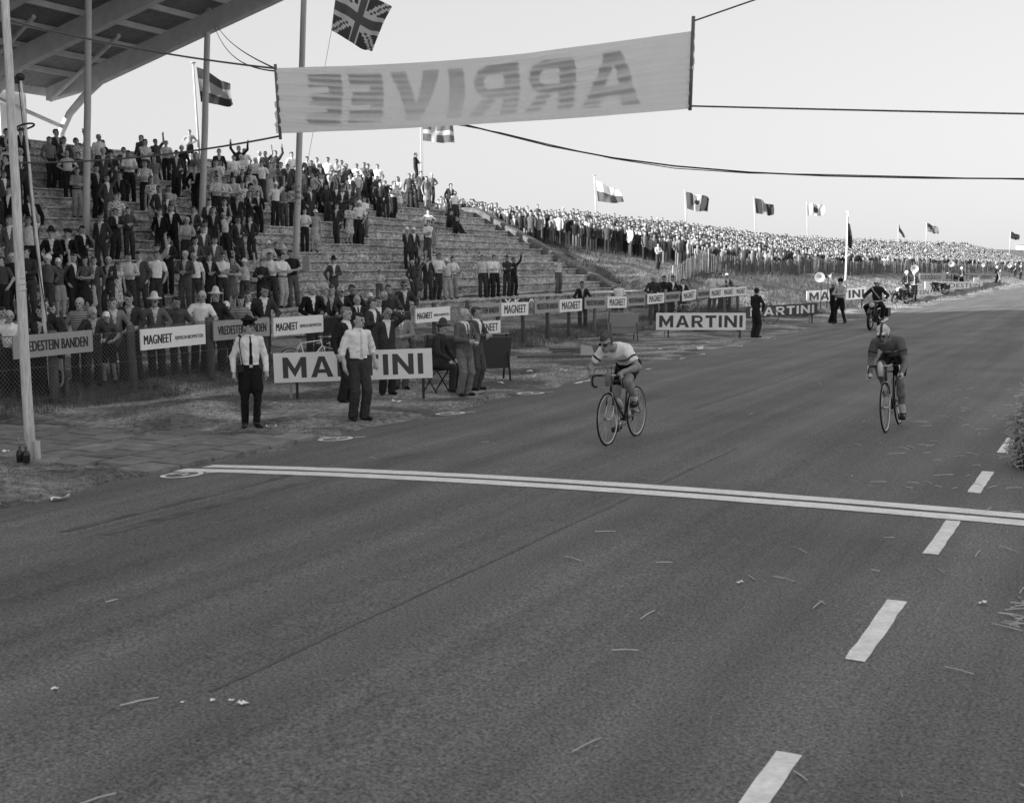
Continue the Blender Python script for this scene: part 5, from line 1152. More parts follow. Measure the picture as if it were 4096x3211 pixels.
# ================================================================ MOTORCYCLES
def motorcycle(label, loc, rz, lean=0., steer=0.):
    root = empty('motorcycle', loc, (0, lean, rz), label=label, category='motorcycle'); R = .33
    for y, st_ in ((-.68, steer), (.66, 0)):
        w_ = link('wheel', None, root, (0, y, R), (0, 0, st_)); n = 30
        mb = MB(); mb.tube([(0, (R-.05)*math.cos(2*PI*i/n), (R-.05)*math.sin(2*PI*i/n)) for i in range(n)], .05, 8, closed=True); mb.build('tyre', TYRE, w_)
        mb = MB(); mb.tube([(0, (R-.105)*math.cos(2*PI*i/n), (R-.105)*math.sin(2*PI*i/n)) for i in range(n)], .018, 6, closed=True); mb.build('rim', STEEL, w_)
        mb = MB(); mb.tube([(-.06, 0, 0), (.06, 0, 0)], .06, 12)
        for i in range(18): a = 2*PI*i/18; mb.tube([((-1)**i*.04, .05*math.cos(a), .05*math.sin(a)), (0, (R-.11)*math.cos(a+.2), (R-.11)*math.sin(a+.2))], .004, 3)
        mb.build('hub', STEEL, w_)
        mb = MB(); vs = []; N = 14
        for i in range(N+1):
            a = PI*(.05+.72*i/N) if y < 0 else PI*(.15+.8*i/N)
            for x, rr in ((-.075, R-.0), (-.06, R+.035), (.06, R+.035), (.075, R-.0)): vs.append((x, -rr*math.cos(a)*(-1 if y < 0 else -1), rr*math.sin(a)))
        mb.add(vs, [(i*4+j, i*4+j+1, (i+1)*4+j+1, (i+1)*4+j) for i in range(N) for j in range(3)], 0, True); mb.build('mudguard', DARK, w_)
    mb = MB(); mb.ball((0, -.16, .80), .2, 0, 14, (.72, 1.45, .62)); mb.build('fuel_tank', DARK, root)
    mb = MB(); mb.ball((0, .22, .78), .17, 0, 12, (.85, 1.3, .35)); mb.ball((0, .55, .80), .15, 0, 10, (.8, 1.1, .35)); mb.build('seat', SHOE, root)
    mb = MB(); mb.box((0, -.02, .38), (.24, .34, .26)); mb.lathe([(.09, .48), (.10, .5), (.085, .52), (.1, .54), (.085, .56), (.1, .58), (.085, .6), (.1, .62), (.06, .68)], (0, -.08, 0), 12); mb.tube([(-.17, 0, .4), (.17, 0, .4)], .10, 12); mb.build('engine', DSTEEL, root)
    mb = MB(); mb.tube([(0, -.42, .82), (0, .1, .68), (0, .62, .5)], .03, 6); mb.tube([(0, -.42, .8), (0, -.3, .34), (0, .25, .26), (0, .66, .33)], .025, 6); mb.build('frame', DARK, root)
    fk = link('front_fork', None, root); mb = MB()
    for s in (-1, 1): mb.tube([(s*.085, -.40, .90), (s*.085, -.68, .33)], [.03, .024], 8)
    mb.build('fork_leg', DSTEEL, fk); mb = MB(); mb.tube([(-.38, -.22, .99), (-.3, -.3, 1.0), (-.1, -.40, .97), (.1, -.40, .97), (.3, -.3, 1.0), (.38, -.22, .99)], .014, 8); mb.build('handlebar', STEEL, fk)
    mb = MB(); mb.lathe([(.001, -.10), (.06, -.08), (.095, 0), (.1, .02)], (0, -.50, .86), 16, M=Matrix.Rotation(PI/2, 3, 'X')); mb.build('headlamp', DARK, fk)
    mb = MB(); mb.lathe([(.001, .045), (.06, .035), (.095, .02)], (0, -.50, .86), 16, M=Matrix.Rotation(PI/2, 3, 'X')); mb.build('lamp_lens', mat('lamp_lens', .6, .15, .05, 4, spec=.6), fk)
    mb = MB(); mb.tube([(.12, -.12, .5), (.2, -.24, .4), (.19, -.05, .25), (.18, .35, .26), (.18, .9, .32)], [.025, .025, .03, .05, .045], 8); mb.build('exhaust', STEEL, root)
    for s in (-1, 1): mb = MB(); mb.box((s*.24, .62, .58), (.16, .36, .30)); mb.build('pannier', SHOE, root)
    return root
def face(px, py, px2, py2, z=0.):      # heading from pixel 1 to pixel 2 on the ground
    a, b = G(px, py, z), G(px2, py2, z); return math.atan2(b[0]-a[0], -(b[1]-a[1]))
pm = Groad(3500, 1318); um, vm = uvof(pm); zm = road_z(vm)+.004; rm = r1-.05
motorcycle('dark police motorcycle with headlamp ridden towards the camera', (pm[0], pm[1], zm), rm).scale = (1.1,)*3
o = []; k = .03; hip = Vector((0, .22, .90)); ch = Vector((0, .08, 1.36))
o += [(hip, hip.lerp(ch, .5), .13, .125, (1.25, 1, 1), 'top', k), (hip.lerp(ch, .5), ch, .125, .135, (1.3, 1, 1), 'top', k), (ch+Vector((-.15, 0, .02)), ch+Vector((.15, 0, .02)), .075, .075, ONE, 'top', k), (ch, ch+Vector((0, -.02, .14)), .06, .055, ONE, 'skin', .02)]
o += head_prims(ch+Vector((0, -.04, .22)), 0, .05, 'helmet', 'short', True, True)
for i, s in enumerate((-1, 1)):
    S = ch+Vector((s*.18, 0, .0)); E, Wr = ik(S, (s*.36, -.20, 1.03), .29, .26, (s*1, .4, -.5)); o += [(S, E, .068, .056, ONE, 'top', .02), (E, Wr, .056, .046, ONE, 'top', .02)]+hand_prims(Wr, (0, -1, -.1), s, False, 'shirt')
    H = hip+Vector((s*.1, -.02, -.03)); K, A_k = ik(H, (s*.22, .02, .40), .44, .42, (s*.5, -1, .2)); o += [(H, K, .11, .085, ONE, 'bottom', .02), (K, A_k, .072, .06, ONE, 'shoe', .01), (A_k+Vector((0, .04, -.03)), A_k+Vector((0, -.18, -.04)), .045, .04, ONE, 'shoe', .012)]
def rtm(C, lab):
    t = (lab == 'top') & (C[:, 1] < .08); lab[t & (np.abs((C[:, 0]+.16)-(1.42-C[:, 2])*.75) < .022)] = 'trim'; lab[(lab == 'top') & (C[:, 2] > .93) & (C[:, 2] < .975)] = 'trim'; return lab
me = sdf_mesh('person', o, .011, TAGS, rtm)
person(me, (pm[0], pm[1], zm), rm, 1.1, dict(top=cloth(1), bottom=cloth(0), hat=cloth(9), trim=cloth(8), shirt=cloth(8), skin=SKIN2), 'police motorcyclist in white helmet and cross-belt riding towards the camera')
for px, py, rz, lab in [(3600, 1219, r1-.35, 'nearest parked police motorcycle beside two helmeted officers'), (3745, 1186, r1-.9, 'parked police motorcycle in front of the white board, nearer'), (3788, 1163, r1-.8, 'parked police motorcycle in front of the white board, farther'), (4040, 1120, r1-.2, 'farthest parked police motorcycle at the right')]:
    p = G(px, py); motorcycle(lab, (p[0], p[1], T(*uvof(p)) if uvof(p)[1] > 11 else road_z(uvof(p)[1])), rz, .12).scale = (1.12,)*3
# ================================================================ FIGURES ON THE VERGE
def stand(px, py, label, h, rz, slots, res=.0095, zg=None, head_px=None, **kw):
    """feet at the pixel on the ground; h = figure height in metres"""
    p = G(px, py, 0 if zg is None else zg)
    for _ in range(4):
        u, v = uvof(p); z = (T(u, v) if v > 10.9 else road_z(v)) if zg is None else zg; p = G(px, py, z)
    return person(mesh_of('person', res, **kw), (p[0], p[1], z-.005), rz, h/1.75, slots, label), p
cop, pc = stand(1005, 1708, 'police officer in white shirt, black tie, breeches, boots and peaked cap', 1.72, .35, dict(top=cloth(9), bottom=cloth(0), hat=cloth(0), shoe=mat('boot_leather', .012, .3, .2, 12, spec=.5), tie=cloth(0), belt=cloth(0), hair=HAIRD), res=.0085, outfit='shirt', legs='breeches', hat='cop', yaw=.45, fine=True, tie=True, feet=((-.085, .03, 0), (.08, -.06, 0)), hands=((-.262, -.05, .91), (.255, -.05, .91)))
def epaul(o):
    mb = MB(); mb.tube([(-.145, -.075, 1.47), (-.155, 0, 1.492), (-.15, .09, 1.46)], .018, 6); mb.tube([(-.15, -.06, 1.47), (-.175, -.115, 1.36), (-.155, -.13, 1.2), (-.13, -.12, 1.02)], .009, 6); mb.build('shoulder_cord', cloth(1), o)
    mb = MB(); mb.box((-.155, -.075, .97), (.11, .07, .12), M=Matrix.Rotation(.5, 3, 'Z')); mb.build('holster', SHOE, o)
    mb = MB(); mb.box((0, -.137, 1.003), (.05, .012, .045)); mb.build('belt_buckle', STEEL, o)
epaul(cop)
stand(1437, 1680, 'man in white shirt with rolled sleeves, pale tie and wide dark trousers', 1.77, .55, dict(top=cloth(9), bottom=cloth(2), hair=HAIRD, tie=cloth(8), belt=cloth(1), shoe=SHOE), res=.0085, outfit='shirt', sleeve=.62, yaw=.5, fine=True, tie=True, fat=1.04, hands=((-.28, -.08, .92), (.29, -.02, .93)), feet=((-.095, 0, 0), (.09, -.03, 0)))
stand(1388, 1608, 'man in black suit with greying hair standing behind the white-shirted man', 1.76, .9, dict(top=cloth(1), bottom=cloth(1), hair=mat('hair_grey', .2, .7, .2, 40)), outfit='jacket', yaw=.3, fine=True, fat=1.1, pose='n')
def stand_head(px, py, zh, label, rz, slots, **kw):
    p = G(px, py, zh); u, v = uvof(p); z = T(u, v); return person(mesh_of('person', .0105, **kw), (p[0], p[1], z), rz, (zh-z)/1.75, slots, label)
stand_head(1428, 1180, 1.80, 'tall balding man in glasses and dark suit behind the group', .35, dict(top=cloth(1), bottom=cloth(1), hair=HAIRW, shirt=cloth(9)), outfit='jacket', hair='bald', glasses=False, fine=True, tie=True, yaw=.2)
stand_head(1488, 1196, 1.72, 'short-haired man in dark jacket looking right beside the tall balding man', .8, dict(top=cloth(2), bottom=cloth(2), hair=HAIRM), outfit='jacket', fine=True, yaw=.4, pose='f')
stand_head(1512, 1188, 1.74, 'fair-haired man half hidden behind the short-haired man', .5, dict(top=cloth(2), bottom=cloth(2), hair=HAIRM), outfit='jacket', fine=True, yaw=.3)
stand(1550, 1578, 'man in long dark jacket raising one hand to shade his eyes', 1.72, .35, dict(top=cloth(2), bottom=cloth(2), hair=HAIRD, skin=SKIN2), outfit='jacket', fine=True, yaw=.3, hands=((-.24, -.06, .93), (.07, -.17, 1.66)), pose='m', fat=1.08)
stand(1605, 1556, 'smiling man in pale suit and sunglasses holding a small camera', 1.68, .2, dict(top=cloth(6), bottom=cloth(5), hair=HAIRD, tie=cloth(7)), outfit='jacket', fine=True, yaw=.1, glasses=True, tie=True, pose='a')
old, po = stand(1858, 1583, 'white-haired man in grey jacket and glasses holding a stopwatch', 1.70, .75, dict(top=cloth(4), bottom=cloth(5), hair=HAIRW, tie=cloth(2)), outfit='jacket', fine=True, yaw=.3, tie=True, pose='f', fat=1.08, hands=((-.10, -.26, 1.12), (.10, -.28, 1.08)))
mb = MB(); mb.lathe([(.001, .012), (.03, .012), (.033, 0), (.03, -.012), (.001, -.012)], (0, 0, 0), 14, M=Matrix.Rotation(PI/2, 3, 'X')); mb.tube([(-.02, 0, .03), (-.06, .02, .10), (-.02, .05, .2)], .003, 4)
q = Matrix.Rotation(.75, 3, 'Z') @ Vector((-.04, -.37, 1.08)); mb.build('stopwatch', STEEL, None, (po[0]+q.x, po[1]+q.y, q.z*.97), 0, label='small stopwatch on a cord in the hand of the white-haired man', category='stopwatch')
stand(1905, 1560, 'man in grey suit partly hidden behind the white-haired man', 1.70, 1.0, dict(top=cloth(3), bottom=cloth(3), hair=HAIRM, skin=SKIN2), outfit='jacket', fine=True, yaw=.3, pose='f')
# seated man on a folding stool
p = G(1745, 1565); root = empty('folding_stool', p, .9, label='dark folding stool under the seated man in a hat', category='stool')
for s in (-1, 1):
    for d in (-1, 1): mb = MB(); mb.tube([(s*.19, d*.17, 0), (s*.19, -d*.17, .44)], .016, 6); mb.build('leg', DSTEEL, root)
for d in (-1, 1): mb = MB(); mb.tube([(-.2, d*.17, .44), (.2, d*.17, .44)], .016, 6); mb.build('seat_rail', DSTEEL, root)
mb = MB(); mb.box((0, 0, .445), (.36, .34, .025)); mb.build('seat', cloth(2), root)
def seated(hat, hair='short', fine=True, lean=.2, feety=-.42, seat=.50, hands=None, yaw=0.):
    o = []; hip = Vector((0, 0, seat+.10)); ch = hip+Vector((0, -math.sin(lean)*.46, math.cos(lean)*.46)); k = .03
    o += [(hip, hip.lerp(ch, .5)+Vector((0, .03, 0)), .135, .125, (1.25, 1, 1), 'top', k), (hip.lerp(ch, .5)+Vector((0, .03, 0)), ch, .125, .13, (1.3, 1, 1), 'top', k), (ch+Vector((-.15, 0, .02)), ch+Vector((.15, 0, .02)), .07, .07, ONE, 'top', k), (ch, ch+Vector((0, -.04, .14)), .058, .053, ONE, 'skin', .02), (ch+Vector((0, -.01, .085)), ch+Vector((0, .0, .09)), .066, .066, (1.1, 1, .45), 'shirt', .01)]
    o += head_prims(ch+Vector((0, -.07, .22)), yaw, .1, hat, hair, False, fine)
    hands = hands or [(-.13, -.36, seat+.16), (.13, -.37, seat+.16)]
    for i, s in enumerate((-1, 1)):
        S = ch+Vector((s*.165, 0, .01)); E, Wr = ik(S, hands[i], .285, .26, (s*.8, .5, -.6)); o += [(S, E, .064, .055, ONE, 'top', .02), (E, Wr, .054, .043, ONE, 'top', .02)]+hand_prims(Wr, (Wr-E)+Vector((0, 0, -.1)), s, fine)
        H = hip+Vector((s*.09, -.02, -.04)); K, A = ik(H, (s*.12, feety, .09), .44, .42, (s*.1, -1, .6)); o += [(H, K, .10, .08, ONE, 'bottom', .02), (K, A, .078, .068, ONE, 'bottom', .015), (A+Vector((0, .03, -.045)), A+Vector((s*.02, -.18, -.055)), .04, .034, ONE, 'shoe', .012)]
    return o
me = sdf_mesh('person', seated('hat'), .0095, TAGS); person(me, p, 1.15, 1.0, dict(top=cloth(2), bottom=cloth(2), hat=cloth(3), hair=HAIRM), 'seated man in dark suit and felt hat facing right')
me2 = sdf_mesh('person', seated(None, fine=False, seat=-.02, feety=-.5, lean=.25), .0165, TAGS)
for zx, zy, lab, t in [(1845, 1145, 'man in black sitting on the upper steps, left of the seated pair', 1), (1920, 1155, 'youth in black sitting on the upper steps, right of the seated pair', 1)]:
    px, py = 1200+zx/3.106, 480+zy/3.106; kk = min(range(13), key=lambda k: abs(PV(px, py, SV0+ST_*k+.3)[2]-(step_z(k)+.93))); q = PV(px, py, SV0+ST_*kk+.3)
    person(me2, (q[0], q[1], step_z(kk)+.02), .9, 1, dict(top=cloth(t), bottom=cloth(1)), lab)
# boy holding the flag pole on the skyline, boy on the post
q = PY(1200+1435/3.106, 480+412/3.106, 71.5); person(crowd_mesh('l', 'f', None, 1), (q[0], q[1], q[2]-1.62), 1.2, .93, dict(top=cloth(1), bottom=cloth(1)), 'boy in black climbing high on the cross flag pole')
q = PV(600+490/3.106, 480+122/3.106, 36.6); person(crowd_mesh('b', 'h', None, 0), (q[0], q[1], q[2]-1.42), .2, .81, dict(top=SKIN2, bottom=cloth(1)), 'bare-chested boy in trunks standing high on the terrace skyline')
mb = MB(); mb.box((0, 0, 0), (.5, .5, max(.3, q[2]-1.42-step_z(NK)))); mb.build('concrete_block', STEPM[0], None, (q[0], q[1], (q[2]-1.42+step_z(NK))/2), -AL, label='concrete block under the bare-chested boy on the skyline', category='block')
q2 = PY(1200+1435/3.106, 480+412/3.106, 71.5); hb_ = max(.4, q2[2]-1.62-5.0); mb = MB(); mb.box((0, 0, 0), (.5, .5, hb_)); mb.build('concrete_block', STEPM[0], None, (q2[0], q2[1], 5.0+hb_/2), -AL, label='concrete flag base under the climbing boy', category='block')
# dark man seen from behind, officers, far figures
stand(3022, 1350, 'man in dark clothes seen from behind at the road edge', 1.74, 2.3, dict(top=cloth(1), bottom=cloth(1), hair=HAIRD), outfit='ls', yaw=.4, fine=True, pose='a')
stand(3328, 1292, 'police officer in dark tunic and white cross-belt, left of the pair', 1.80, .8, dict(top=cloth(1), bottom=cloth(0), hat=cloth(8), tie=cloth(8)), res=.013, outfit='ls', hat='helmet', pose='f', tie=True)
stand(3358, 1294, 'police officer in pale shirt and dark cap, right of the pair', 1.92, -.9, dict(top=cloth(7), bottom=cloth(0), hat=cloth(0), tie=cloth(1)), res=.013, outfit='shirt', hat='cop', pose='f', legs='breeches', stance=2.2)
COPS = dict(top=cloth(1), bottom=cloth(0), hat=cloth(9), tie=cloth(8), belt=cloth(8))
cm = mesh_of('person', .016, outfit='ls', hat='helmet', pose='a', legs='breeches', tie=True)
for px, py, h, lab, rz in [(3622, 1206, 1.75, 'white-helmeted officer left of a pair beside the parked motorcycles', .3), (3654, 1209, 1.8, 'white-helmeted officer right of a pair beside the parked motorcycles', -.3), (3843, 1163, 1.8, 'white-helmeted officer standing alone before the far white board', .1), (3984, 1142, 1.75, 'white-helmeted officer next to a man in a pale suit', .6), (4059, 1124, 1.75, 'white-helmeted officer left of the farthest pair', 0), (4080, 1127, 1.75, 'white-helmeted officer right of the farthest pair', .3)]:
    p = G(px, py); u, v = uvof(p); s = {3622: 1.10, 3654: 1.14, 3843: 1.12}.get(px, 1.12); person(cm, (p[0], p[1], T(u, v) if v > 11 else road_z(v)), rz, s, COPS, lab)
p = G(3998, 1142); person(crowd_mesh('j', 'n', None, 0), (p[0], p[1], max(0, T(*uvof(p)))), .8, 1, dict(top=cloth(6), bottom=cloth(6)), 'man in a pale suit beside a far helmeted officer')
# ---- horn loudspeakers on stands
HORN = mat('pale_horn_metal', .38, .4, .06, 6)
def horn(px, py, base_py, r, yawd, label, zg=0., m=HORN):
    b = G(px, base_py, zg); c = PY(px, py, b[1]); root = empty('horn_loudspeaker', (b[0], b[1], zg), 0, label=label, category='loudspeaker')
    M = Matrix.Rotation(yawd, 3, 'Z') @ Matrix.Rotation(PI/2, 3, 'X'); h = c[2]-zg
    mb = MB(); mb.lathe([(r*.10, -r*1.5), (r*.2, -r*1.2), (r*.35, -r*.7), (r*.62, -r*.3), (r*1.0, 0), (r*1.03, .01), (r*.97, .0), (r*.6, -r*.27), (r*.3, -r*.65), (r*.05, -r*1.1)], (0, 0, h), 22, M=M); mb.build('horn', m, root)
    mb = MB(); d = M @ Vector((0, 0, -r*1.6)); mb.ball(Vector((0, 0, h))+d, r*.35, 0, 10); mb.build('driver', DSTEEL, root)
    mb = MB(); mb.tube([Vector((0, 0, h))+d*.7, Vector((d.x*.8, d.y*.8, 0))], .02, 6); mb.build('stand', DSTEEL, root)
horn(3276, 1110, 1238, .25, -.5, 'large pale horn loudspeaker left of the two police officers', .3)
horn(3328, 1106, 1238, .22, .9, 'pale horn loudspeaker just behind the two police officers', .3)
horn(3656, 1075, 1160, .26, -.4, 'pale horn loudspeaker above the two helmeted officers', .8)
horn(3803, 1056, 1130, .24, -.4, 'pale horn loudspeaker left of the lone helmeted officer', 1.0)
horn(3931, 1060, 1118, .20, -.9, 'small pale horn loudspeaker above the long grey banner', 1.0)
horn(4036, 1063, 1112, .24, -.6, 'small pale horn loudspeaker near the farthest officers', 1.0)
# ================================================================ DUNE CROWD BEHIND THE PALING FENCE
def pale_v(u): return np.interp(u, [63, 77, 109, 160, 320], [23.2, 22.2, 20.4, 19.2, 18.5])
tv = []; tf = []; tg = []
def ring(cx, cy, z, rx, ry, n=7): return [(cx+rx*math.cos(2*PI*k/n), cy+ry*math.sin(2*PI*k/n), z) for k in range(n)]
def loft(rings, tag, n=7):
    b = len(tv)
    for r in rings: tv.extend(r)
    for i in range(len(rings)-1):
        for k in range(n): tf.append((b+i*n+k, b+i*n+(k+1) % n, b+(i+1)*n+(k+1) % n, b+(i+1)*n+k)); tg.append(tag)
loft([ring(0, 0, .78, .17, .12), ring(0, 0, 1.1, .165, .115), ring(0, 0, 1.36, .21, .125), ring(0, 0, 1.45, .12, .08), ring(0, 0, 1.48, .05, .05)], 0)
loft([ring(0, -.01, 1.47, .05, .05), ring(0, -.03, 1.53, .065, .075), ring(0, -.02, 1.62, .078, .095), ring(0, -.01, 1.67, .078, .092)], 1)
loft([ring(0, .0, 1.64, .083, .098), ring(0, .01, 1.70, .075, .09), ring(0, .01, 1.75, .03, .04), ring(0, .01, 1.752, .002, .002)], 2)
for s in (-1, 1):
    loft([ring(s*.09, 0, 0, .07, .09, 5), ring(s*.09, 0, .45, .075, .08, 5), ring(s*.08, 0, .85, .09, .1, 5)], 3, 5)
    loft([ring(s*.23, -.06, .9, .04, .04, 5), ring(s*.25, .02, 1.15, .05, .05, 5), ring(s*.2, 0, 1.42, .06, .06, 5)], 0, 5)
TVn = np.array(tv); TFn = np.array(tf); TGn = np.array(tg)
pos = []
for u in np.arange(63.5, 330, .62):
    dens = 1.0 if u < 120 else (120/u)**1.1
    v0 = float(pale_v(u)); vmax = 40.5 if u < 75 else 39
    v = v0+.45+random.random()*.3
    while v < vmax:
        if u < 72 and v < 24+(72-u)*1.15: v += .8; continue       # bare grass slope beside the terrace
        clump = .5+.5*math.sin(u*.35+2*math.sin(v*.5))*math.sin(v*.6+u*.11)
        if random.random() < dens*((.95 if v < 34 else .78)-.38*clump**3): pos.append((u+random.uniform(-.3, .3), v+random.uniform(-.2, .2)))
        v += random.uniform(.62, .85)
for _ in range(60): pos.append((random.gauss(190, 16), random.gauss(78, 3)))
for _ in range(50): pos.append((random.gauss(240, 25), random.gauss(70, 10)))
for _ in range(60): u = random.uniform(62.5, 75); pos.append((u, random.uniform(36.5, 41)))
pos = np.array(pos); n = len(pos); print('dune crowd', n)
zc = terrain(pos[:, 0], pos[:, 1]); sc = np.clip(rng.normal(.96, .08, n), .66, 1.1); ang = rng.normal(.2, .5, n)
ca, sa = np.cos(ang), np.sin(ang)
P = TVn[None]*sc[:, None, None]
bx = rng.normal(1, .08, n)[:, None]
PX = (P[..., 0]*ca[:, None]-P[..., 1]*sa[:, None])*bx; PYy = (P[..., 0]*sa[:, None]+P[..., 1]*ca[:, None])*bx
wx, wy = pos[:, 0]*SA-pos[:, 1]*CA, pos[:, 0]*CA+pos[:, 1]*SA
VV = np.stack([PX+wx[:, None], PYy+wy[:, None], P[..., 2]+zc[:, None]], -1).reshape(-1, 3)
FQ = (TFn[None]+np.arange(n)[:, None, None]*len(TVn)).reshape(-1, 4)
tones = np.array(TONE); top = tones[rng.choice(10, n, p=[.04, .15, .17, .14, .12, .11, .10, .08, .05, .04])]*.85; bot = tones[1+rng.choice(6, n)]
hair = np.where(rng.random(n) < .06, .5, np.where(rng.random(n) < .5, .02, .06)); skin = rng.normal(.33, .04, n)
tone = np.stack([top, skin, hair, bot], 1)[:, TGn].reshape(-1)
cmx = bpy.data.materials.new('crowd_clothes'); cmx.use_nodes = True; nn = cmx.node_tree.nodes; at = nn.new('ShaderNodeAttribute'); at.attribute_name = 'tone'
cmx.node_tree.links.new(at.outputs['Fac'], nn['Principled BSDF'].inputs['Base Color']); nn['Principled BSDF'].inputs['Roughness'].default_value = .9
me = npmesh('dune_crowd', VV, FQ, cmx, smooth=True); a = me.attributes.new('tone', 'FLOAT', 'FACE'); a.data.foreach_set('value', tone.astype(np.float32))
link('dune_crowd', me, kind='stuff', label='dense mass of far spectators packed on the dune slope', category='crowd')
# a few nearer people one can pick out behind the coping
for i, (zx, zy, t) in enumerate([(310, 520, 2), (400, 525, 2), (465, 540, 3), (600, 580, 1), (690, 580, 2), (712, 582, 4), (795, 645, 3), (1300, 712, 1)]):
    px, py = 1800+zx/3.106, 650+zy/3.106; v = (36.5, 35.8, 35.2, 34, 33.4, 33.2, 31.5, 33)[i]; q = PV(px, py, v); u = uvof(q)[0]
    z0 = min(q[2]-1.0, max(T(u, v), q[2]-1.75)); z0 = q[2]-1.72
    person(crowd_mesh('j', 'n', None, i % 3), (q[0], q[1], z0), random.uniform(-.5, .6), .985, dict(top=cloth(t), bottom=cloth(1)), 'spectator in dark clothes behind the sloping coping, %s from left' % ordn(i), 'spectators behind the coping')
for i, (px, py, o, t, po_, v) in enumerate([(2590, 945, 's', 8, 'n', 31), (2462, 945, 's', 7, 'f', 31.5), (2475, 955, 's', 7, 'm', 31), (2430, 935, 'j', 2, 'n', 32), (2632, 1000, 's', 8, 'f', 25)]):
    q = PV(px, py, v); u = uvof(q)[0]; person(crowd_mesh(o, po_, None, 0), (q[0], q[1], T(u, v)), .4, min(1.08, max(.85, (q[2]-T(u, v))/1.75)), dict(top=cloth(t), bottom=cloth(2)), 'spectator in %s clothes at the grass edge of the dune crowd, %s from left' % (TW[t], ordn(i)), 'spectators at the dune edge')
# ---- paling fence below the dune crowd
PALE = mat('chestnut_paling', .19, .9, .4, 6, .4, 30)
pf = empty('paling_fence', W3(80, 22, 1.6), 0, label='dark wooden paling fence holding back the dune crowd', category='fence'); PO = Vector(W3(80, 22, 1.6))
mb = MB()
for u in np.concatenate([np.arange(64.5, 110, .072), np.arange(110, 180, .2), np.arange(180, 310, .4)]):
    v = float(pale_v(u))+random.uniform(-.03, .03); z = T(u, v); h = 1.12+random.uniform(-.08, .08); w_ = .038 if u < 110 else (.07 if u < 180 else .14); tl_ = random.gauss(0, .02)
    x, y, _ = W3(u, v, 0); mb.add([(x-w_/2*SA-PO.x, y-w_/2*CA-PO.y, z-PO.z-.05), (x+w_/2*SA-PO.x, y+w_/2*CA-PO.y, z-PO.z-.05), (x+(w_/2+tl_)*SA-PO.x, y+(w_/2+tl_)*CA-PO.y, z+h-PO.z), (x+(-w_/2+tl_)*SA-PO.x, y+(-w_/2+tl_)*CA-PO.y, z+h-PO.z),
                                   (x-w_/2*SA-PO.x-.015, y-w_/2*CA-PO.y+.01, z-PO.z-.05), (x+w_/2*SA-PO.x-.015, y+w_/2*CA-PO.y+.01, z-PO.z-.05), (x+(w_/2+tl_)*SA-PO.x-.015, y+(w_/2+tl_)*CA-PO.y+.01, z+h-PO.z), (x+(-w_/2+tl_)*SA-PO.x-.015, y+(-w_/2+tl_)*CA-PO.y+.01, z+h-PO.z)],
                                  [(0, 1, 2, 3), (7, 6, 5, 4), (0, 3, 7, 4), (1, 5, 6, 2), (3, 2, 6, 7)])
mb.build('pales', PALE, pf, kind='stuff')
for u in (65.3, 70.5, 76, 82, 88, 95, 103):
    v = float(pale_v(u))-.08; z = T(u, v); mb = MB(); mb.tube([(0, 0, -.2), (0, 0, 1.45)], .05, 7); o = mb.build('fence_post', WOODL, pf); o.location = Vector(W3(u, v, z))-PO
mb = MB()
for hh in (.3, .95): mb.tube([Vector(W3(u, float(pale_v(u))-.03, T(u, float(pale_v(u)))+hh))-PO for u in np.arange(64.5, 120, 1.5)], .008, 4)
mb.build('binding_wire', NET, pf)
# dark tarpaulin and bush shapes
p = G(2895, 1335); mb = MB(); mb.add([(-.95, 0, .2), (.95, 0, .25), (.8, .1, .62), (-.85, .1, .50), (-.95, .5, .2), (.95, .5, .2), (.8, .35, .6), (-.85, .35, .48)], [(0, 1, 2, 3), (7, 6, 5, 4), (3, 2, 6, 7), (0, 3, 7, 4), (1, 5, 6, 2), (0, 4, 5, 1)]); 
for dx in (-.8, .8): mb.tube([(dx, .2, .25), (dx, .2, 0)], .03, 6)
mb.build('handcart', cloth(1), None, (p[0], p[1]+1.2, .0), .1, label='dark canvas-covered cart behind the second white capitals board', category='cart')
# white building at the far right
p = PY(4110, 1000, 480); mb = MB(); mb.box((0, 0, 0), (18, 10, 5)); b_ = mb.build('white_building', mat('whitewash', .7, .8, .05, 1), None, (p[0]+6, p[1], 7.5), -.2, label='low white building at the far right edge beyond the crowd', category='building')
mb = MB(); mb.box((0, 0, 2.7), (19, 11, .4)); mb.build('roof', GREYP, b_)
for i in range(4): mb = MB(); mb.box((-6+4*i, -5.02, .2), (1.6, .08, 1.6)); mb.build('window', DARK, b_)
# ================================================================ GRASS, STRAW, LITTER
def blades(name, N, sampler, hmin, hmax, wd, m, label, bend=.5):
    P = sampler(N); N = len(P); h = rng.uniform(hmin, hmax, N)*(.5+rng.random(N)*.7); a = rng.uniform(0, 2*PI, N); b = rng.normal(0, bend, (N, 2))*h[:, None]
    dx, dy = np.cos(a)*wd, np.sin(a)*wd
    V = np.empty((N, 3, 3)); V[:, 0] = P-np.stack([dx, dy, 0*dx], 1); V[:, 1] = P+np.stack([dx, dy, 0*dx], 1); V[:, 2] = P+np.stack([b[:, 0], b[:, 1], h], 1)
    me = npmesh(name, V.reshape(-1, 3), np.arange(3*N).reshape(-1, 3), m); link(name, me, kind='stuff', label=label, category='grass')
GRASS = mat('dry_grass', .12, .9, .55, 1.3, var2=.4, scale2=5); GRASSL = mat('bleached_grass', .28, .9, .4, 2)
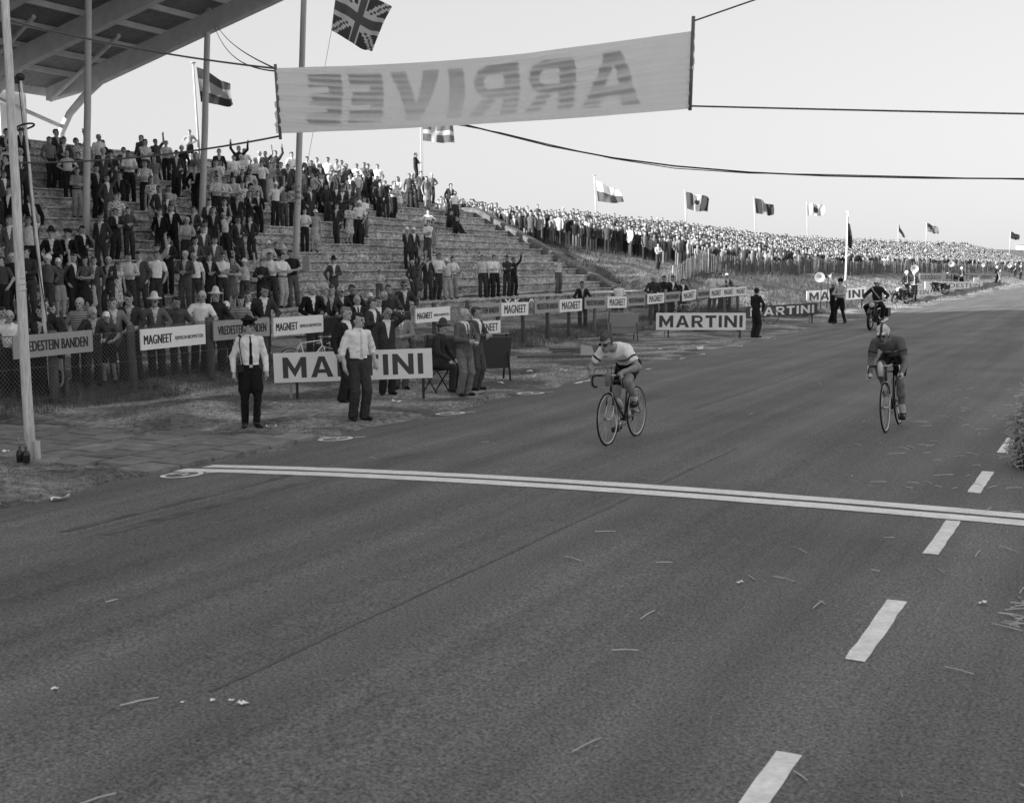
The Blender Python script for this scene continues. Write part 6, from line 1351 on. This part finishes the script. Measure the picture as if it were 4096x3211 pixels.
def verge(N):
    u = 8+52*rng.random(N)**1.6; v = 10.75+6.3*rng.random(N)+np.interp(u, [0, 20, 30, 60], [0, 0, .8, 1.2])
    n1 = np.sin(u*1.1+2*np.sin(v*.9))+np.sin(v*1.7+u*.5)+np.sin(u*.4-v*1.2); k = (n1+rng.normal(0, .8, N)) > -.3
    k &= ~((u > 11.2) & (u < 14.7+.4*np.sin(v*3)) & (v < 16.2) & (rng.random(N) < .96)); u, v = u[k], v[k]
    return np.stack([u*SA-v*CA, u*CA+v*SA, terrain(u, v)-.01], 1)
blades('grass', 60000, verge, .03, .09, .004, GRASS, 'short worn grass of the verge beside the road', .7)
def edge_s(N):
    u = 7+90*rng.random(N)**1.5; v = 10.62+.12*rng.normal(size=N)+np.interp(u, [0, 20, 30, 60, 100, 150], [0, 0, .8, 1.2, .8, .3])+.10*np.sin(u*1.3)+.1; k = np.sin(u*2.1)+np.sin(u*.7)+rng.normal(0, .5, N) > 0; u, v = u[k], v[k]
    return np.stack([u*SA-v*CA, u*CA+v*SA, 0*u+.0], 1)
blades('grass', 9000, edge_s, .03, .07, .005, GRASSL, 'bleached grass fringe along the road edge', 1.6)
def tall(N):
    u = 6+54*rng.random(N)**1.2; v = 16.6+2.2*rng.random(N); return np.stack([u*SA-v*CA, u*CA+v*SA, terrain(u, v)-.02], 1)
blades('grass', 45000, tall, .10, .34, .005, GRASS, 'taller rough grass along the foot of the wire fence', .35)
def dune(N):
    u = 60+22*rng.random(N); v = 14+20*rng.random(N); k = (v < 22) | (u < 70); u, v = u[k], v[k]; return np.stack([u*SA-v*CA, u*CA+v*SA, terrain(u, v)-.03], 1)
blades('grass', 40000, dune, .15, .5, .012, mat('dune_grass', .085, .9, .5, .6, var2=.3, scale2=2), 'rough marram grass on the bank beside the terrace', .45)
def dunef(N):
    u = 72+120*rng.random(N)**1.4; v = 12+9*rng.random(N); return np.stack([u*SA-v*CA, u*CA+v*SA, terrain(u, v)-.03], 1)
blades('grass', 22000, dunef, .08, .22, .02, GRASSL, 'short dry grass on the far bank below the paling fence', .6)
# straw bale at the right edge and scattered straw
STRAW = mat('straw', .48, .8, .35, 9); STRAWD = mat('straw_core', .14, .9, .5, 14, .8, 40)
def strands(pts, L, r, m, name, parent=None, flat=.25, **tags):
    V = []; F = []
    for p, nrm in pts:
        d = Vector((random.gauss(0, 1), random.gauss(0, 1), random.gauss(0, flat))).normalized(); ln = L*random.uniform(.3, 1.2); q = Vector(p); pts3 = [q-d*ln/2, q+Vector(nrm)*ln*.12, q+d*ln/2+Vector(nrm)*random.uniform(-.1, .15)*ln]
        s = d.cross(Vector((0, 0, 1)));
        s = (s.normalized() if s.length > .01 else Vector((1, 0, 0)))*r
        b = len(V)
        for c in pts3: V += [c-s, c+s, c+Vector((0, 0, r*1.6))]
        for i in (0, 1):
            for k in range(3): F.append((b+3*i+k, b+3*i+(k+1) % 3, b+3*i+3+(k+1) % 3, b+3*i+3+k))
    return link(name, npmesh(name, [tuple(v) for v in V], F, m), parent, **tags)
pb = Groad(4140, 1890); hb2 = empty('straw_bale', (pb[0]+.42, pb[1]+.30, road_z(1)), -AL, label='loose straw bale at the right edge of the road', category='bale')
sp = []
for i in range(2600):
    a = random.uniform(0, 2*PI); z = random.random()**.8; rr = .52*(1-.35*z**3); p = (rr*math.cos(a)*random.uniform(.82, 1.06), .62*rr/.52*math.sin(a)*random.uniform(.82, 1.06), .02+.86*z); sp.append((p, (math.cos(a)*.6, math.sin(a)*.6, .4)))
mb = MB(); mb.lathe([(.001, 0), (.46, 0), (.50, .2), (.47, .5), (.36, .75), (.001, .84)], n=18, sy=1.2); mb.build('core', STRAWD, hb2)
strands(sp, .26, .004, STRAW, 'straw', hb2, .8, kind='stuff')
sc_pts = []
for i in range(150):
    u = random.uniform(3, 24)**1.0; v = random.gauss(.4, 1.7)
    if random.random() < .05: v = random.uniform(-2, 9)
    sc_pts.append((W3(u, v, road_z(v)+.012), (0, 0, .2)))
for i in range(420):
    u = random.gauss(8.6, .35)+.0; v = random.uniform(-2.4, .6); sc_pts.append((W3(u, v, road_z(v)+.014), (0, 0, .2)))
for i in range(80):
    u = random.uniform(13, 21); v = random.uniform(-.4, 2.6); sc_pts.append((W3(u, v, road_z(v)+.014), (0, 0, .2)))
strands(sc_pts, .22, .0035, STRAW, 'straw_litter', None, .04, kind='stuff', label='scattered straw stalks on the asphalt at the right', category='straw')
# scraps of paper
def scrap(px, py, s, label, onroad=False):
    p = Groad(px, py) if onroad else G(px, py); u, v = uvof(p); z = (road_z(v) if onroad else max(T(u, v), 0))+.012; mb = MB(); N = 4; vs = []
    for i in range(N+1):
        for j in range(3): vs.append(((i/N-.5)*s+random.gauss(0, s*.05), (j/2-.5)*s*.6+random.gauss(0, s*.05), abs(random.gauss(0, s*.16))))
    mb.add(vs, [(i*3+j, (i+1)*3+j, (i+1)*3+j+1, i*3+j+1) for i in range(N) for j in range(2)]); mb.build('paper_scrap', WHITE, None, (p[0], p[1], z), random.random()*3, label=label, category='litter')
for px, py, s, lab, r_ in [(238, 2002, .20, 'crumpled paper scrap on the asphalt near the left road edge', True), (475, 1494, .14, 'white scrap on the grass near the fence posts', False), (1585, 1612, .20, 'white paper scrap on the grass under the large white board', False), (2003, 1535, .14, 'paper scrap on the grass below the dark easel', False), (2118, 1490, .22, 'paper scrap on the grass right of the dark easel', False), (2135, 1510, .16, 'curled paper scrap at the grass edge', False), (2255, 1486, .16, 'small paper scrap left of the first cyclist', False), (2800, 1398, .30, 'white paper roll on the grass edge below the white board', False), (1085, 1712, .16, 'bit of white paper beside the police officer boots', False), (20, 1812, .12, 'paper scrap at the far left beside the white pole', False), (490, 1450, .10, 'tiny white scrap under the fence board', False), (218, 2762, .035, 'pale pebble of litter on the asphalt lower left', True), (970, 2822, .055, 'largest white paint fleck on the asphalt lower left', True), (850, 2808, .035, 'small white fleck left of the largest fleck', True), (925, 2808, .03, 'tiny white fleck beside the largest fleck', True), (730, 2815, .025, 'lone tiny fleck on the asphalt lower left', True), (2960, 2335, .05, 'pale chip on the asphalt at right', True), (3925, 2420, .06, 'pale chip of litter on the asphalt near the right edge', True), (2640, 1400, .10, 'scrap of paper beside the white board leg', False)]: scrap(px, py, s, lab, r_)
